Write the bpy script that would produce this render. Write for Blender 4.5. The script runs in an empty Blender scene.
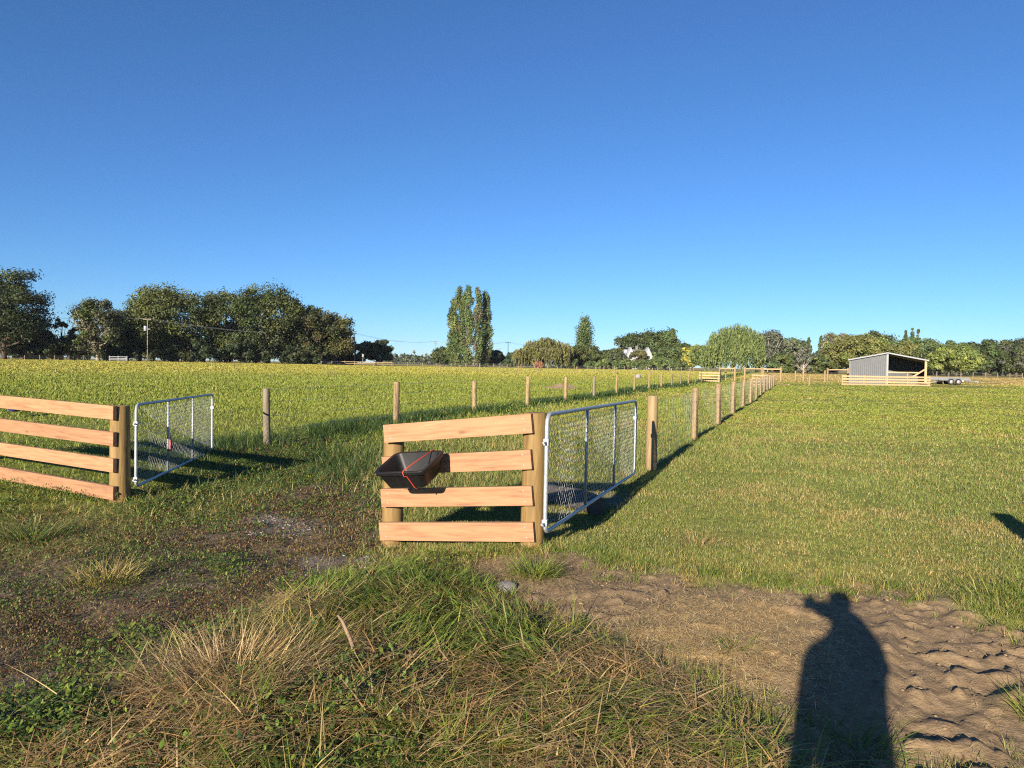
import bpy, bmesh, math, random
import numpy as np
from mathutils import Vector, Matrix, noise as mnoise

random.seed(11)
rng = np.random.default_rng(11)
scene = bpy.context.scene
COL = scene.collection
R = math.radians

# ------------------------------------------------------------------ camera
EYE = 1.65
F_PX = 710.0
PITCH, ROLL = -math.atan(19.0 / F_PX), 0.0155
fwd = np.array([0, math.cos(PITCH), math.sin(PITCH)])
up0 = np.array([0, -math.sin(PITCH), math.cos(PITCH)])
ex = np.array([1.0, 0, 0])
c_r = math.cos(ROLL) * ex + math.sin(ROLL) * up0
c_u = -math.sin(ROLL) * ex + math.cos(ROLL) * up0
cam_data = bpy.data.cameras.new('camera')
cam = bpy.data.objects.new('camera', cam_data)
COL.objects.link(cam)
m = Matrix.Identity(4)
for i in range(3):
    m[i][0], m[i][1], m[i][2] = c_r[i], c_u[i], -fwd[i]
m[0][3], m[1][3], m[2][3] = 0, 0, EYE
cam.matrix_world = m
cam_data.sensor_width = 36
cam_data.lens = 36 * F_PX / 1024
cam_data.clip_start, cam_data.clip_end = 0.02, 20000
scene.camera = cam


def at(px, py, Y):
    """world point seen at a photo pixel, Y metres ahead of the viewpoint"""
    d = fwd + c_r * ((px - 512) / F_PX) + c_u * ((384 - py) / F_PX)
    k = Y / d[1]
    return np.array([d[0] * k, Y, EYE + d[2] * k])


def on_ground(px, py, z=0.0):
    d = fwd + c_r * ((px - 512) / F_PX) + c_u * ((384 - py) / F_PX)
    k = (z - EYE) / d[2]
    return np.array([d[0] * k, d[1] * k])


# ------------------------------------------------------------------ tags
def tag(o, label=None, cat=None, group=None, kind=None):
    if label: o['label'] = label
    if cat: o['category'] = cat
    if group: o['group'] = group
    if kind: o['kind'] = kind
    return o


def empty(name, loc, rz=0.0):
    o = bpy.data.objects.new(name, None)
    o.location = loc
    o.rotation_euler = (0, 0, rz)
    o.empty_display_size = 0.2
    COL.objects.link(o)
    return o


# ------------------------------------------------------------------ noise (numpy)
def _hash(ix, iy, s):
    n = (ix.astype(np.int64) * 374761393 + iy.astype(np.int64) * 668265263 + s * 974711) & 0x7fffffff
    n = ((n ^ (n >> 13)) * 1274126177) & 0x7fffffff
    return ((n ^ (n >> 16)) & 0xffff) / 65535.0


def vnoise(x, y, s=0):
    ix, iy = np.floor(x), np.floor(y)
    fx, fy = x - ix, y - iy
    fx, fy = fx * fx * (3 - 2 * fx), fy * fy * (3 - 2 * fy)
    a, b = _hash(ix, iy, s), _hash(ix + 1, iy, s)
    c, d = _hash(ix, iy + 1, s), _hash(ix + 1, iy + 1, s)
    return (a * (1 - fx) + b * fx) * (1 - fy) + (c * (1 - fx) + d * fx) * fy


def fbm(x, y, s=0, o=4):
    r, a, t = 0, 0.5, 0
    for i in range(o):
        r = r + a * vnoise(x, y, s + i * 17)
        t += a
        a *= 0.5
        x, y = x * 2.03 + 3.1, y * 2.03 + 1.7
    return r / t


def sstep(a, b, x):
    t = np.clip((x - a) / (b - a), 0, 1)
    return t * t * (3 - 2 * t)


def sdist(poly, x, y):
    """signed distance to a world-space polygon, positive inside"""
    p = np.asarray(poly, float)
    best = np.full(np.shape(x), 1e9)
    inside = np.zeros(np.shape(x), bool)
    for i in range(len(p)):
        a, b = p[i], p[(i + 1) % len(p)]
        e = b - a
        t = np.clip(((x - a[0]) * e[0] + (y - a[1]) * e[1]) / (e @ e + 1e-12), 0, 1)
        best = np.minimum(best, np.hypot(x - a[0] - e[0] * t, y - a[1] - e[1] * t))
        cond = (a[1] > y) != (b[1] > y)
        xi = (b[0] - a[0]) * (y - a[1]) / ((b[1] - a[1]) if abs(b[1] - a[1]) > 1e-9 else 1e-9) + a[0]
        inside ^= cond & (x < xi)
    return np.where(inside, best, -best)


def gp(*pts):
    return [on_ground(*p) for p in pts]


# zones of the ground, in metres
DIRT = gp((438, 562), (468, 551), (520, 556), (566, 558), (640, 574), (740, 582), (860, 592), (950, 604), (1030, 632), (1180, 690),
          (1250, 800), (905, 800), (780, 765), (765, 738), (700, 695), (640, 668), (560, 632), (500, 616), (455, 592))
STRAWPATCH = gp((610, 640), (690, 604), (770, 600), (810, 630), (800, 680), (745, 710), (690, 690))
TRACK = gp((-300, 600), (-60, 556), (60, 540), (170, 516), (235, 500), (300, 476), (382, 472), (384, 556), (330, 574), (260, 604),
           (200, 640), (140, 672), (60, 715), (0, 745), (-120, 800), (-500, 800))
FORE = gp((-200, 840), (-20, 752), (60, 722), (150, 672), (205, 640), (260, 606), (320, 580), (380, 562), (420, 552), (450, 556), (455, 592),
          (505, 616), (560, 632), (640, 668), (700, 695), (765, 738), (785, 770), (900, 830))
ROUGH = gp((-60, 545), (-20, 500), (60, 497), (125, 508), (205, 462), (270, 440), (330, 432), (388, 436), (386, 560), (300, 600), (120, 600), (-60, 600))
LUSH = gp((300, 585), (385, 560), (430, 552), (452, 590), (510, 620), (590, 655), (560, 690), (480, 682), (400, 672), (330, 650))
LITTER = gp((440, 566), (475, 553), (520, 560), (600, 566), (640, 590), (600, 622), (540, 612), (480, 600))
HAYPATCH = gp((0, 505), (55, 498), (120, 512), (100, 540), (40, 560), (-60, 555), (-60, 510))
GRAVELS = [gp((240, 516), (262, 508), (300, 508), (316, 514), (290, 521), (255, 522)),
           gp((300, 560), (330, 545), (384, 542), (384, 566), (340, 574)),
           gp((-20, 700), (30, 672), (60, 680), (20, 716))]
BEHINDGATE = gp((560, 500), (575, 489), (615, 487), (622, 496), (590, 504))
TREAD_A, TREAD_B = on_ground(1012, 790), on_ground(962, 606)
CTRL = [(-4.95, 8.85, -.21, 1.4), (-1.2, 6.95, -.15, .8), (.25, 6.3, .07, .6), (.9, 8.2, -.12, .7), (-2.7, 7.2, -.19, 1.5),
        (-5.6, 13, -.05, 2), (-.5, 4.4, .07, .9), (-1.6, 3.6, .03, .7), (1.0, 4.9, .03, .8), (2.3, 11.4, .0, 2), (1.77, 10.2, -.02, 1.0),
        (-6.9, 9.9, -.06, .9), (-3.3, 5.2, -.12, 1.2), (-2.0, 11, -.12, 2.0), (0, 0, 0, 2)]


def height(x, y):
    x, y = np.asarray(x, float), np.asarray(y, float)
    num, den = np.zeros_like(x), np.full_like(x, 0.12)
    for cx, cy, cz, s in CTRL:
        w = np.exp(-((x - cx) ** 2 + (y - cy) ** 2) / (2 * s * s))
        num += w * cz
        den += w
    z = num / den
    r = np.hypot(x, y)
    z += sstep(70, 175, r) * (0.78 + 0.35 * sstep(0, -120, x) - 0.35 * sstep(20, 120, x))
    z += (fbm(x * .9, y * .9, 3) - .5) * .10 * sstep(400, 12, r) + (fbm(x * .08, y * .08, 5) - .5) * .25 * sstep(10, 45, r)
    near = sstep(14, 6, r)
    z += near * (fbm(x * 7, y * 7, 9) - .5) * .04
    d = sstep(-.1, .25, sdist(DIRT, x, y)) * sstep(20, 10, r)
    z += d * ((fbm(x * 18, y * 18, 21) - .5) * .022 + np.maximum(fbm(x * 11, y * 11, 31) - .58, 0) * .10)
    # tyre lugs pressed in the mud
    ax = TREAD_B - TREAD_A
    L = np.hypot(*ax)
    ax = ax / L
    s = (x - TREAD_A[0]) * ax[0] + (y - TREAD_A[1]) * ax[1]
    t = (x - TREAD_A[0]) * ax[1] - (y - TREAD_A[1]) * ax[0]
    m = sstep(-.46, -.34, t) * sstep(.46, .34, t) * sstep(-.6, -.2, s) * sstep(L + .05, L - .4, s)
    wob = (fbm(x * 5, y * 5, 44) - .5) * .10
    brk = sstep(.36, .5, fbm(x * 3.1, y * 3.1, 49))
    cut = 0
    for c, off, sl in ((-.24, .0, -.55), (.02, .13, -.35), (.27, .05, .45)):
        tt = t - c + wob * .4
        ph = ((s + wob + sl * tt - 2.6 * tt * tt + off) / .27) % 1.0
        ramp_ = np.where(ph < .93, (ph / .93) ** 2.2, (1 - ph) / .07)
        cut = cut + ramp_ * sstep(.15, .11, np.abs(tt))
    z += m * brk * (cut * .046) - m * .03
    z += sstep(.1, 0, np.abs(np.abs(t) - .44)) * .035 * sstep(-.6, -.2, s) * sstep(L + .2, L - .2, s) * fbm(x * 8, y * 8, 51)
    return z


def gz(x, y):
    return float(height(np.array([x]), np.array([y]))[0])


# ------------------------------------------------------------------ mesh helpers
def mesh_np(name, verts, faces, mat=None, parent=None, colors=None, smooth=False):
    """faces: (M,k) index array"""
    me = bpy.data.meshes.new(name)
    v = np.ascontiguousarray(verts, np.float32)
    f = np.ascontiguousarray(faces, np.int32)
    me.vertices.add(len(v))
    me.vertices.foreach_set('co', v.ravel())
    M, k = f.shape
    me.loops.add(M * k)
    me.loops.foreach_set('vertex_index', f.ravel())
    me.polygons.add(M)
    me.polygons.foreach_set('loop_start', np.arange(0, M * k, k, dtype=np.int32))
    try:
        me.polygons.foreach_set('loop_total', np.full(M, k, np.int32))
    except Exception:
        pass
    if colors is not None:
        a = me.attributes.new('tint', 'FLOAT_COLOR', 'POINT')
        c = np.ones((len(v), 4), np.float32)
        c[:, :3] = colors
        a.data.foreach_set('color', c.ravel())
    if smooth:
        me.polygons.foreach_set('use_smooth', np.ones(M, bool))
    me.update(calc_edges=True)
    if mat: me.materials.append(mat)
    o = bpy.data.objects.new(name, me)
    COL.objects.link(o)
    if parent: o.parent = parent
    return o


class MB:
    def __init__(self):
        self.v, self.f, self.sm = [], [], []

    def _add(self, vs, fs, smooth=False):
        b = len(self.v)
        self.v += [tuple(p) for p in vs]
        self.f += [tuple(i + b for i in f) for f in fs]
        self.sm += [smooth] * len(fs)
        return self

    def box(self, lo, hi, M=None):
        (a, b, c), (d, e, f) = lo, hi
        vs = [(a, b, c), (d, b, c), (d, e, c), (a, e, c), (a, b, f), (d, b, f), (d, e, f), (a, e, f)]
        if M is not None: vs = [M @ Vector(p) for p in vs]
        return self._add(vs, [(0, 3, 2, 1), (4, 5, 6, 7), (0, 1, 5, 4), (1, 2, 6, 5), (2, 3, 7, 6), (3, 0, 4, 7)])

    def bar(self, p, q, w, h):
        """rectangular bar from p to q, w across (horizontal), h upright"""
        p, q = Vector(p), Vector(q)
        d = (q - p)
        L = d.length
        d.normalize()
        upv = Vector((0, 0, 1)) if abs(d.z) < .95 else Vector((0, 1, 0))
        s = d.cross(upv).normalized()
        u = s.cross(d)
        M = Matrix((( d.x, s.x, u.x, p.x), (d.y, s.y, u.y, p.y), (d.z, s.z, u.z, p.z), (0, 0, 0, 1)))
        return self.box((0, -w / 2, -h / 2), (L, w / 2, h / 2), M)

    def tube(self, pts, r, n=8, caps=True, closed=False):
        pts = [Vector(p) for p in pts]
        rs = r if isinstance(r, (list, tuple)) else [r] * len(pts)
        N = len(pts)
        ref = None
        vs = []
        for i, p in enumerate(pts):
            if closed:
                d = pts[(i + 1) % N] - pts[i - 1]
            else:
                d = pts[min(i + 1, N - 1)] - pts[max(i - 1, 0)]
            d.normalize()
            if ref is None:
                ref = Vector((0, 0, 1)) if abs(d.z) < .9 else Vector((1, 0, 0))
            s = d.cross(ref).normalized()
            ref = s.cross(d).normalized()
            for k in range(n):
                a = 2 * math.pi * k / n
                vs.append(p + (s * math.cos(a) + ref * math.sin(a)) * rs[i])
        fs = []
        for i in range(N if closed else N - 1):
            j = (i + 1) % N
            for k in range(n):
                l = (k + 1) % n
                fs.append((i * n + k, i * n + l, j * n + l, j * n + k))
        if caps and not closed:
            fs.append(tuple(range(n - 1, -1, -1)))
            fs.append(tuple((N - 1) * n + k for k in range(n)))
        return self._add(vs, fs, n > 5)

    def loft(self, rings, cap0=True, cap1=True, smooth=True):
        n = len(rings[0])
        vs = [p for r in rings for p in r]
        fs = []
        for i in range(len(rings) - 1):
            for k in range(n):
                l = (k + 1) % n
                fs.append((i * n + k, i * n + l, (i + 1) * n + l, (i + 1) * n + k))
        if cap0: fs.append(tuple(range(n - 1, -1, -1)))
        if cap1: fs.append(tuple((len(rings) - 1) * n + k for k in range(n)))
        return self._add(vs, fs, smooth)

    def build(self, name, mat, parent=None, bevel=0.0, loc=None):
        me = bpy.data.meshes.new(name)
        me.from_pydata(self.v, [], self.f)
        me.polygons.foreach_set('use_smooth', self.sm)
        me.update()
        if mat: me.materials.append(mat)
        o = bpy.data.objects.new(name, me)
        COL.objects.link(o)
        if parent: o.parent = parent
        if loc is not None: o.location = loc
        if bevel:
            b = o.modifiers.new('bevel', 'BEVEL')
            b.width, b.segments, b.limit_method = bevel, 2, 'ANGLE'
        return o


# ------------------------------------------------------------------ materials
def new_mat(name):
    mt = bpy.data.materials.new(name)
    mt.use_nodes = True
    nt = mt.node_tree
    nt.nodes.clear()
    out = nt.nodes.new('ShaderNodeOutputMaterial')
    b = nt.nodes.new('ShaderNodeBsdfPrincipled')
    nt.links.new(b.outputs[0], out.inputs[0])
    return mt, nt, b, out


def N(nt, t, **kw):
    n = nt.nodes.new('ShaderNode' + t)
    for k, v in kw.items():
        if k.startswith('i_'):
            n.inputs[k[2:].replace('_', ' ')].default_value = v
        else:
            setattr(n, k, v)
    return n


def ramp(nt, fac, stops):
    r = N(nt, 'ValToRGB')
    e = r.color_ramp.elements
    e[0].position, e[0].color = stops[0][0], (*stops[0][1], 1)
    e[1].position, e[1].color = stops[-1][0], (*stops[-1][1], 1)
    for p, c in stops[1:-1]:
        q = e.new(p)
        q.color = (*c, 1)
    nt.links.new(fac, r.inputs[0])
    return r.outputs[0]


def mix(nt, fac, a, b, mode='MIX'):
    n = N(nt, 'Mix', data_type='RGBA', blend_type=mode)
    for s, v in ((0, fac), (6, a), (7, b)):
        if isinstance(v, (int, float)):
            n.inputs[s].default_value = v
        elif isinstance(v, tuple):
            n.inputs[s].default_value = (*v, 1)
        else:
            nt.links.new(v, n.inputs[s])
    return n.outputs[2]


def math_n(nt, op, a, b=0.5):
    n = N(nt, 'Math', operation=op)
    for i, v in enumerate((a, b)):
        if isinstance(v, (int, float)): n.inputs[i].default_value = v
        else: nt.links.new(v, n.inputs[i])
    return n.outputs[0]


def noise_n(nt, vec, scale, detail=4, rough=.6, dist=0.0):
    n = N(nt, 'TexNoise')
    n.inputs['Scale'].default_value = scale
    n.inputs['Detail'].default_value = detail
    n.inputs['Roughness'].default_value = rough
    n.inputs['Distortion'].default_value = dist
    if vec is not None: nt.links.new(vec, n.inputs['Vector'])
    return n.outputs['Fac']


def mapping(nt, scale, coord='Object', rnd=True):
    tc = N(nt, 'TexCoord')
    mp = N(nt, 'Mapping')
    mp.inputs['Scale'].default_value = scale
    nt.links.new(tc.outputs[coord], mp.inputs['Vector'])
    if rnd:
        oi = N(nt, 'ObjectInfo')
        mm = N(nt, 'VectorMath', operation='MULTIPLY')
        mm.inputs[1].default_value = (37, 19, 53)
        cmb = N(nt, 'CombineXYZ')
        for i in range(3): nt.links.new(oi.outputs['Random'], cmb.inputs[i])
        nt.links.new(cmb.outputs[0], mm.inputs[0])
        nt.links.new(mm.outputs[0], mp.inputs['Location'])
    return mp.outputs[0]


def bump(nt, b, h, strength, dist=.01):
    n = N(nt, 'Bump')
    n.inputs['Strength'].default_value = strength
    n.inputs['Distance'].default_value = dist
    nt.links.new(h, n.inputs['Height'])
    nt.links.new(n.outputs[0], b.inputs['Normal'])


def wood(name, dark, mid, light, axis='X', rough=.75, knots=True):
    mt, nt, b, _ = new_mat(name)
    sc = {'X': (1.2, 14, 14), 'Z': (12, 12, 1.0)}[axis]
    v = mapping(nt, sc)
    g = noise_n(nt, v, 2.2, 6, .62, .6)
    col = ramp(nt, g, [(.28, dark), (.5, mid), (.72, light)])
    v2 = mapping(nt, (1, 1, 1))
    big = noise_n(nt, v2, 1.7, 3)
    col = mix(nt, math_n(nt, 'MULTIPLY', big, .55), col, tuple(c * .7 + .3 * m for c, m in zip(mid, light)))
    oi = N(nt, 'ObjectInfo')
    tone = ramp(nt, oi.outputs['Random'], [(0, (.84, .82, .8)), (1, (1.08, 1.05, 1.02))])
    col = mix(nt, 1.0, col, tone, 'MULTIPLY')
    if knots:
        vo = N(nt, 'TexVoronoi')
        vk = mapping(nt, {'X': (2.2, 7, 7), 'Z': (6, 6, 2)}[axis])
        nt.links.new(vk, vo.inputs['Vector'])
        vo.inputs['Scale'].default_value = 1.0
        kn = ramp(nt, vo.outputs['Distance'], [(.05, (1, 1, 1)), (.13, (0, 0, 0))])
        col = mix(nt, math_n(nt, 'MULTIPLY', kn, .6), col, tuple(c * .5 for c in dark))
    nt.links.new(col, b.inputs['Base Color'])
    b.inputs['Roughness'].default_value = rough
    bump(nt, b, g, .6, .006)
    return mt


def metal(name, col, rough, metallic=.8, var=.25, scale=30):
    mt, nt, b, _ = new_mat(name)
    v = mapping(nt, (1, 1, 1))
    g = noise_n(nt, v, scale, 4)
    c = ramp(nt, g, [(.3, tuple(x * (1 - var) for x in col)), (.7, tuple(min(1, x * (1 + var)) for x in col))])
    nt.links.new(c, b.inputs['Base Color'])
    b.inputs['Metallic'].default_value = metallic
    nt.links.new(math_n(nt, 'ADD', math_n(nt, 'MULTIPLY', g, .25), rough - .12), b.inputs['Roughness'])
    return mt


def plain(name, col, rough=.6, var=.15, scale=8, metallic=0.0, spec=.5, bmp=0.0):
    mt, nt, b, _ = new_mat(name)
    v = mapping(nt, (1, 1, 1))
    g = noise_n(nt, v, scale, 5)
    c = ramp(nt, g, [(.3, tuple(x * (1 - var) for x in col)), (.7, tuple(min(1, x * (1 + var)) for x in col))])
    nt.links.new(c, b.inputs['Base Color'])
    b.inputs['Roughness'].default_value = rough
    b.inputs['Metallic'].default_value = metallic
    b.inputs['Specular IOR Level'].default_value = spec
    if bmp: bump(nt, b, g, bmp, .01)
    return mt


def leafy(name, trans=.35, rough=.55, spec=.3):
    """tint attribute drives the colour of every blade or leaf"""
    mt, nt, b, out = new_mat(name)
    a = N(nt, 'Attribute', attribute_name='tint')
    nt.links.new(a.outputs['Color'], b.inputs['Base Color'])
    b.inputs['Roughness'].default_value = rough
    b.inputs['Specular IOR Level'].default_value = spec
    t = N(nt, 'BsdfTranslucent')
    nt.links.new(a.outputs['Color'], t.inputs['Color'])
    ms = N(nt, 'MixShader')
    ms.inputs[0].default_value = trans
    nt.links.new(b.outputs[0], ms.inputs[1])
    nt.links.new(t.outputs[0], ms.inputs[2])
    nt.links.new(ms.outputs[0], out.inputs[0])
    return mt


MAT = dict(
    board=wood('sawn_larch', (.17, .075, .036), (.318, .164, .082), (.39, .222, .12), 'X'),
    post=wood('treated_pine', (.08, .045, .014), (.19, .12, .036), (.30, .20, .08), 'Z'),
    post_grey=wood('weathered_post', (.12, .095, .065), (.19, .155, .11), (.27, .22, .16), 'Z'),
    post_new=wood('new_pine', (.11, .075, .035), (.25, .178, .085), (.34, .255, .14), 'Z'),
    rail_new=wood('new_pine_rail', (.30, .20, .10), (.40, .28, .15), (.48, .35, .21), 'X', knots=False),
    log=wood('old_log', (.035, .03, .026), (.065, .056, .048), (.10, .09, .078), 'X'),
    galv=metal('galvanised_steel', (.36, .385, .415), .5, .45, .2, 40),
    wire=metal('galvanised_wire', (.36, .38, .38), .5, .35, .1, 40),
    black=plain('black_plastic', (.010, .010, .011), .48, .35, 20, spec=.3),
    red=plain('orange_red_cord', (.5, .05, .03), .6, .1, 60),
    pink=plain('faded_red_plastic', (.36, .09, .09), .6, .2, 20),
    steel=metal('grey_cladding', (.066, .073, .08), .5, .2, .06, 3),
    shade_steel=metal('painted_shade_cladding', (.06, .065, .075), .55, .2, .1, 3),  # same grey cladding, darkened: the open shed's inner shade is in the colour
    flash=plain('pale_flashing', (.19, .20, .21), .5, .05),
    white=plain('white_paint', (.30, .30, .30), .6, .05),
    roofgrey=plain('pale_roof', (.30, .32, .36), .6, .1),
    glass=plain('window_glass', (.03, .035, .04), .15, .1),
    concrete=plain('concrete', (.25, .245, .235), .85, .12, 12),
    stone=plain('grey_stone', (.14, .13, .12), .9, .3, 14, bmp=.5),
    pale_stone=plain('gravel_stone', (.25, .24, .23), .9, .5, 3),
    clod=plain('dry_soil', (.22, .155, .09), .95, .25, 9, bmp=.6),
    rubber=plain('tyre_rubber', (.02, .02, .02), .8, .2),
    rim=metal('wheel_rim', (.55, .56, .58), .4, .6, .1),
    blue=plain('dark_blue_plastic', (.03, .03, .13), .5, .2),
    bark=wood('bark', (.05, .035, .025), (.10, .075, .055), (.17, .135, .1), 'Z', .95),
    palebark=wood('pale_bark', (.22, .19, .16), (.38, .34, .29), (.52, .48, .42), 'Z', .9),
    stick=wood('dry_stick', (.12, .08, .05), (.2, .14, .09), (.28, .2, .135), 'Z', .9),
    leaf=leafy('tree_leaves', .15),
    grass=leafy('grass_blades', .22, .5, .25),
    dry=leafy('dry_stalks', .15, .6, .25),
    jacket=plain('dark_jacket', (.03, .035, .05), .8, .2, 20),
    denim=plain('denim', (.04, .06, .12), .85, .2, 60),
    skin=plain('skin', (.52, .32, .23), .55, .06, 20),
    hair=plain('brown_hair', (.05, .03, .02), .6, .3, 40),
    boot=plain('boot_rubber', (.02, .025, .02), .5, .2),
    phone=plain('phone_black', (.01, .01, .012), .25, .1),
)

# ------------------------------------------------------------------ ground
def axis_lines(lo, hi, segs):
    """segs: list of (upto, step); grows after the last one"""
    out = [lo]
    for upto, st in segs:
        n = max(1, int(round((upto - out[-1]) / st)))
        out += list(np.linspace(out[-1], upto, n + 1)[1:])
    st = segs[-1][1]
    while out[-1] < hi:
        st *= 1.22
        out.append(out[-1] + st)
    return out


xr = axis_lines(0, 6000, [(1.0, .05), (3.6, .022), (8, .07), (14, .2)])
xl = axis_lines(0, 6000, [(4.2, .04), (8, .07), (14, .2)])
xs = np.array([-v for v in xl[::-1]] + xr[1:])
yf = axis_lines(1.8, 6000, [(5.6, .025), (8, .05), (13, .09), (24, .25)])
yb = axis_lines(0, 6000, [(1.0, .25)])
ys = np.array([1.8 - v for v in yb[::-1]] + yf[1:])
GX, GY = np.meshgrid(xs, ys)
gx, gy = GX.ravel(), GY.ravel()
GZ = height(gx, gy)
nx, ny = len(xs), len(ys)
idx = np.arange(nx * ny).reshape(ny, nx)
faces = np.stack([idx[:-1, :-1], idx[:-1, 1:], idx[1:, 1:], idx[1:, :-1]], -1).reshape(-1, 4)


def zone_weights(x, y):
    wob = (fbm(x * 2.2, y * 2.2, 61) - .5) * .55 + (fbm(x * 9, y * 9, 63) - .5) * .22
    nearm = (np.hypot(x, y) < 30)
    w = {}
    w['dirt'] = np.where(nearm, sstep(-.2, .2, sdist(DIRT, x, y) + wob * .7 + (fbm(x * 2.3, y * 2.3, 87) - .5) * .9), 0)
    w['dirt'] = np.maximum(w['dirt'], np.where(nearm, 0 * sstep(.64, .74, fbm(x * 1.3 + 5, y * 1.3, 89)) * sstep(24, 12, np.hypot(x, y)) * (y > 4), 0))
    w['track'] = np.where(nearm, sstep(-.3, .35, sdist(TRACK, x, y) + wob * 1.1), 0)
    w['fore'] = np.where(nearm, sstep(-.08, .12, sdist(FORE, x, y) + wob * .5), 0)
    w['straw'] = np.where(nearm, sstep(-.2, .35, sdist(STRAWPATCH, x, y) + wob * .8), 0)
    g = np.zeros_like(x)
    for G in GRAVELS + [BEHINDGATE]:
        g = np.maximum(g, sstep(-.3, .25, sdist(G, x, y) + wob * 1.5) * .85)
    w['gravel'] = np.where(nearm, g, 0)
    w['rough'] = np.where(nearm, sstep(-.35, .4, sdist(ROUGH, x, y) + wob), 0)
    w['lush'] = np.where(nearm, sstep(-.15, .15, sdist(LUSH, x, y) + wob * .6), 0)
    w['hay'] = np.where(nearm, sstep(-.2, .3, sdist(HAYPATCH, x, y) + wob), 0)
    return w


def ground_mat():
    mt, nt, b, _ = new_mat('pasture_ground')
    tc = N(nt, 'TexCoord')
    v = tc.outputs['Object']
    n1 = noise_n(nt, v, .35, 5)
    n2 = noise_n(nt, v, 14, 6, .7)
    n3 = noise_n(nt, v, 60, 4, .7)
    att = {}
    for k in ('dirt', 'track', 'straw', 'gravel', 'dryness'):
        att[k] = N(nt, 'Attribute', attribute_name=k).outputs['Fac']
    green = ramp(nt, n2, [(.3, (.10, .11, .025)), (.55, (.19, .21, .045)), (.75, (.32, .29, .10))])
    dry = ramp(nt, n2, [(.3, (.2, .155, .04)), (.6, (.34, .25, .075)), (.8, (.42, .32, .12))])
    base = mix(nt, att['dryness'], green, dry)
    trk = ramp(nt, n2, [(.3, (.06, .043, .03)), (.5, (.135, .098, .065)), (.72, (.23, .175, .12))])
    base = mix(nt, att['track'], base, trk)
    soil = ramp(nt, n2, [(.25, (.14, .095, .052)), (.5, (.255, .178, .10)), (.75, (.37, .27, .155))])
    soil = mix(nt, math_n(nt, 'MULTIPLY', n1, .5), soil, (.21, .147, .085))
    base = mix(nt, att['dirt'], base, soil)
    grv = ramp(nt, n3, [(.35, (.09, .075, .065)), (.55, (.18, .16, .145)), (.7, (.30, .28, .265))])
    base = mix(nt, att['gravel'], base, grv)
    strw = ramp(nt, n3, [(.3, (.26, .18, .085)), (.6, (.46, .33, .16)), (.8, (.56, .42, .21))])
    base = mix(nt, math_n(nt, 'MULTIPLY', att['straw'], .75), base, strw)
    nt.links.new(base, b.inputs['Base Color'])
    b.inputs['Roughness'].default_value = .95
    b.inputs['Specular IOR Level'].default_value = .15
    bump(nt, b, mix(nt, .5, n2, n3), .7, .025)
    return mt


ground = mesh_np('ground', np.stack([gx, gy, GZ], -1), faces, ground_mat(), smooth=True)
tag(ground, kind='structure')
ZW = zone_weights(gx, gy)
ZW['dirt'] = ZW['dirt'] * (1 - .0 * ZW['fore'])


def dryness(x, y):
    r = np.hypot(x, y)
    side = x - (-4.93 + (y - 14.3) * .402)          # metres east of the left fence line
    d = np.where(side < 0, sstep(55, 125, r) * .9, sstep(75, 120, r) * .8 + .10)
    return np.clip(d + (fbm(x * .12, y * .12, 71) - .5) * .6 + (fbm(x * .6, y * .6, 73) - .5) * .35, 0, 1)


ZW['dryness'] = dryness(gx, gy)
for k in ('dirt', 'track', 'straw', 'gravel', 'dryness'):
    a = ground.data.attributes.new(k, 'FLOAT', 'POINT')
    a.data.foreach_set('value', ZW[k].astype(np.float32))


# ------------------------------------------------------------------ grass blades
def blades(x, y, length, width, az, th0, th1, segs, z=None):
    """ribbons curving from th0 (from vertical) by th1 towards az; returns verts, faces"""
    n = len(x)
    if z is None: z = height(x, y) - .006
    p = np.stack([x, y, z], -1)
    d = np.stack([np.cos(az), np.sin(az), np.zeros(n)], -1)
    wa = az + np.pi / 2 + rng.normal(0, .6, n)
    wv = np.stack([np.cos(wa), np.sin(wa), np.zeros(n)], -1)
    vs = []
    for k in range(segs + 1):
        s = k / segs
        hw = (width * .5 * (1 - .93 * s ** 1.6))[:, None]
        vs.append(p - wv * hw)
        vs.append(p + wv * hw)
        th = th0 + th1 * (k + .5) / segs
        p = p + (length / segs)[:, None] * (np.sin(th)[:, None] * d + np.cos(th)[:, None] * np.array([0, 0, 1]))
    V = np.stack(vs, 1).reshape(-1, 3)
    st = 2 * (segs + 1)
    f = []
    for k in range(segs):
        f.append(np.array([2 * k, 2 * k + 1, 2 * k + 3, 2 * k + 2]))
    Fa = (np.arange(n)[:, None, None] * st + np.stack(f)[None]).reshape(-1, 4)
    return V, Fa, st


BRIGHT = 1.0


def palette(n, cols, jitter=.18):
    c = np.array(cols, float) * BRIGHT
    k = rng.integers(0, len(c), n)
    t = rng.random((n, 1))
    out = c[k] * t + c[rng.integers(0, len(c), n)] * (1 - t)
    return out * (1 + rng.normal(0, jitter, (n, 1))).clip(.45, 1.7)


def grass_object(name, parts, label, mat, cat='grass'):
    V, Fc, C, off = [], [], [], 0
    for v, f, c in parts:
        V.append(v); Fc.append(f + off); C.append(c)
        off += len(v)
    o = mesh_np(name, np.concatenate(V), np.concatenate(Fc), mat, colors=np.concatenate(C))
    return tag(o, label, cat, kind='stuff')


GREEN = [(.10, .16, .022), (.13, .18, .028), (.16, .19, .035), (.07, .125, .022)]
LIME = [(.22, .245, .035), (.26, .26, .045), (.18, .22, .035)]
YELLOW = [(.28, .26, .048), (.32, .275, .06), (.25, .25, .045)]
STRAW = [(.38, .27, .11), (.44, .33, .16), (.31, .21, .08), (.26, .16, .06)]
RUST = [(.13, .065, .03), (.18, .10, .045), (.10, .06, .032), (.20, .145, .06)]
DARKG = [(.04, .08, .018), (.06, .10, .02), (.05, .085, .03)]


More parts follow.
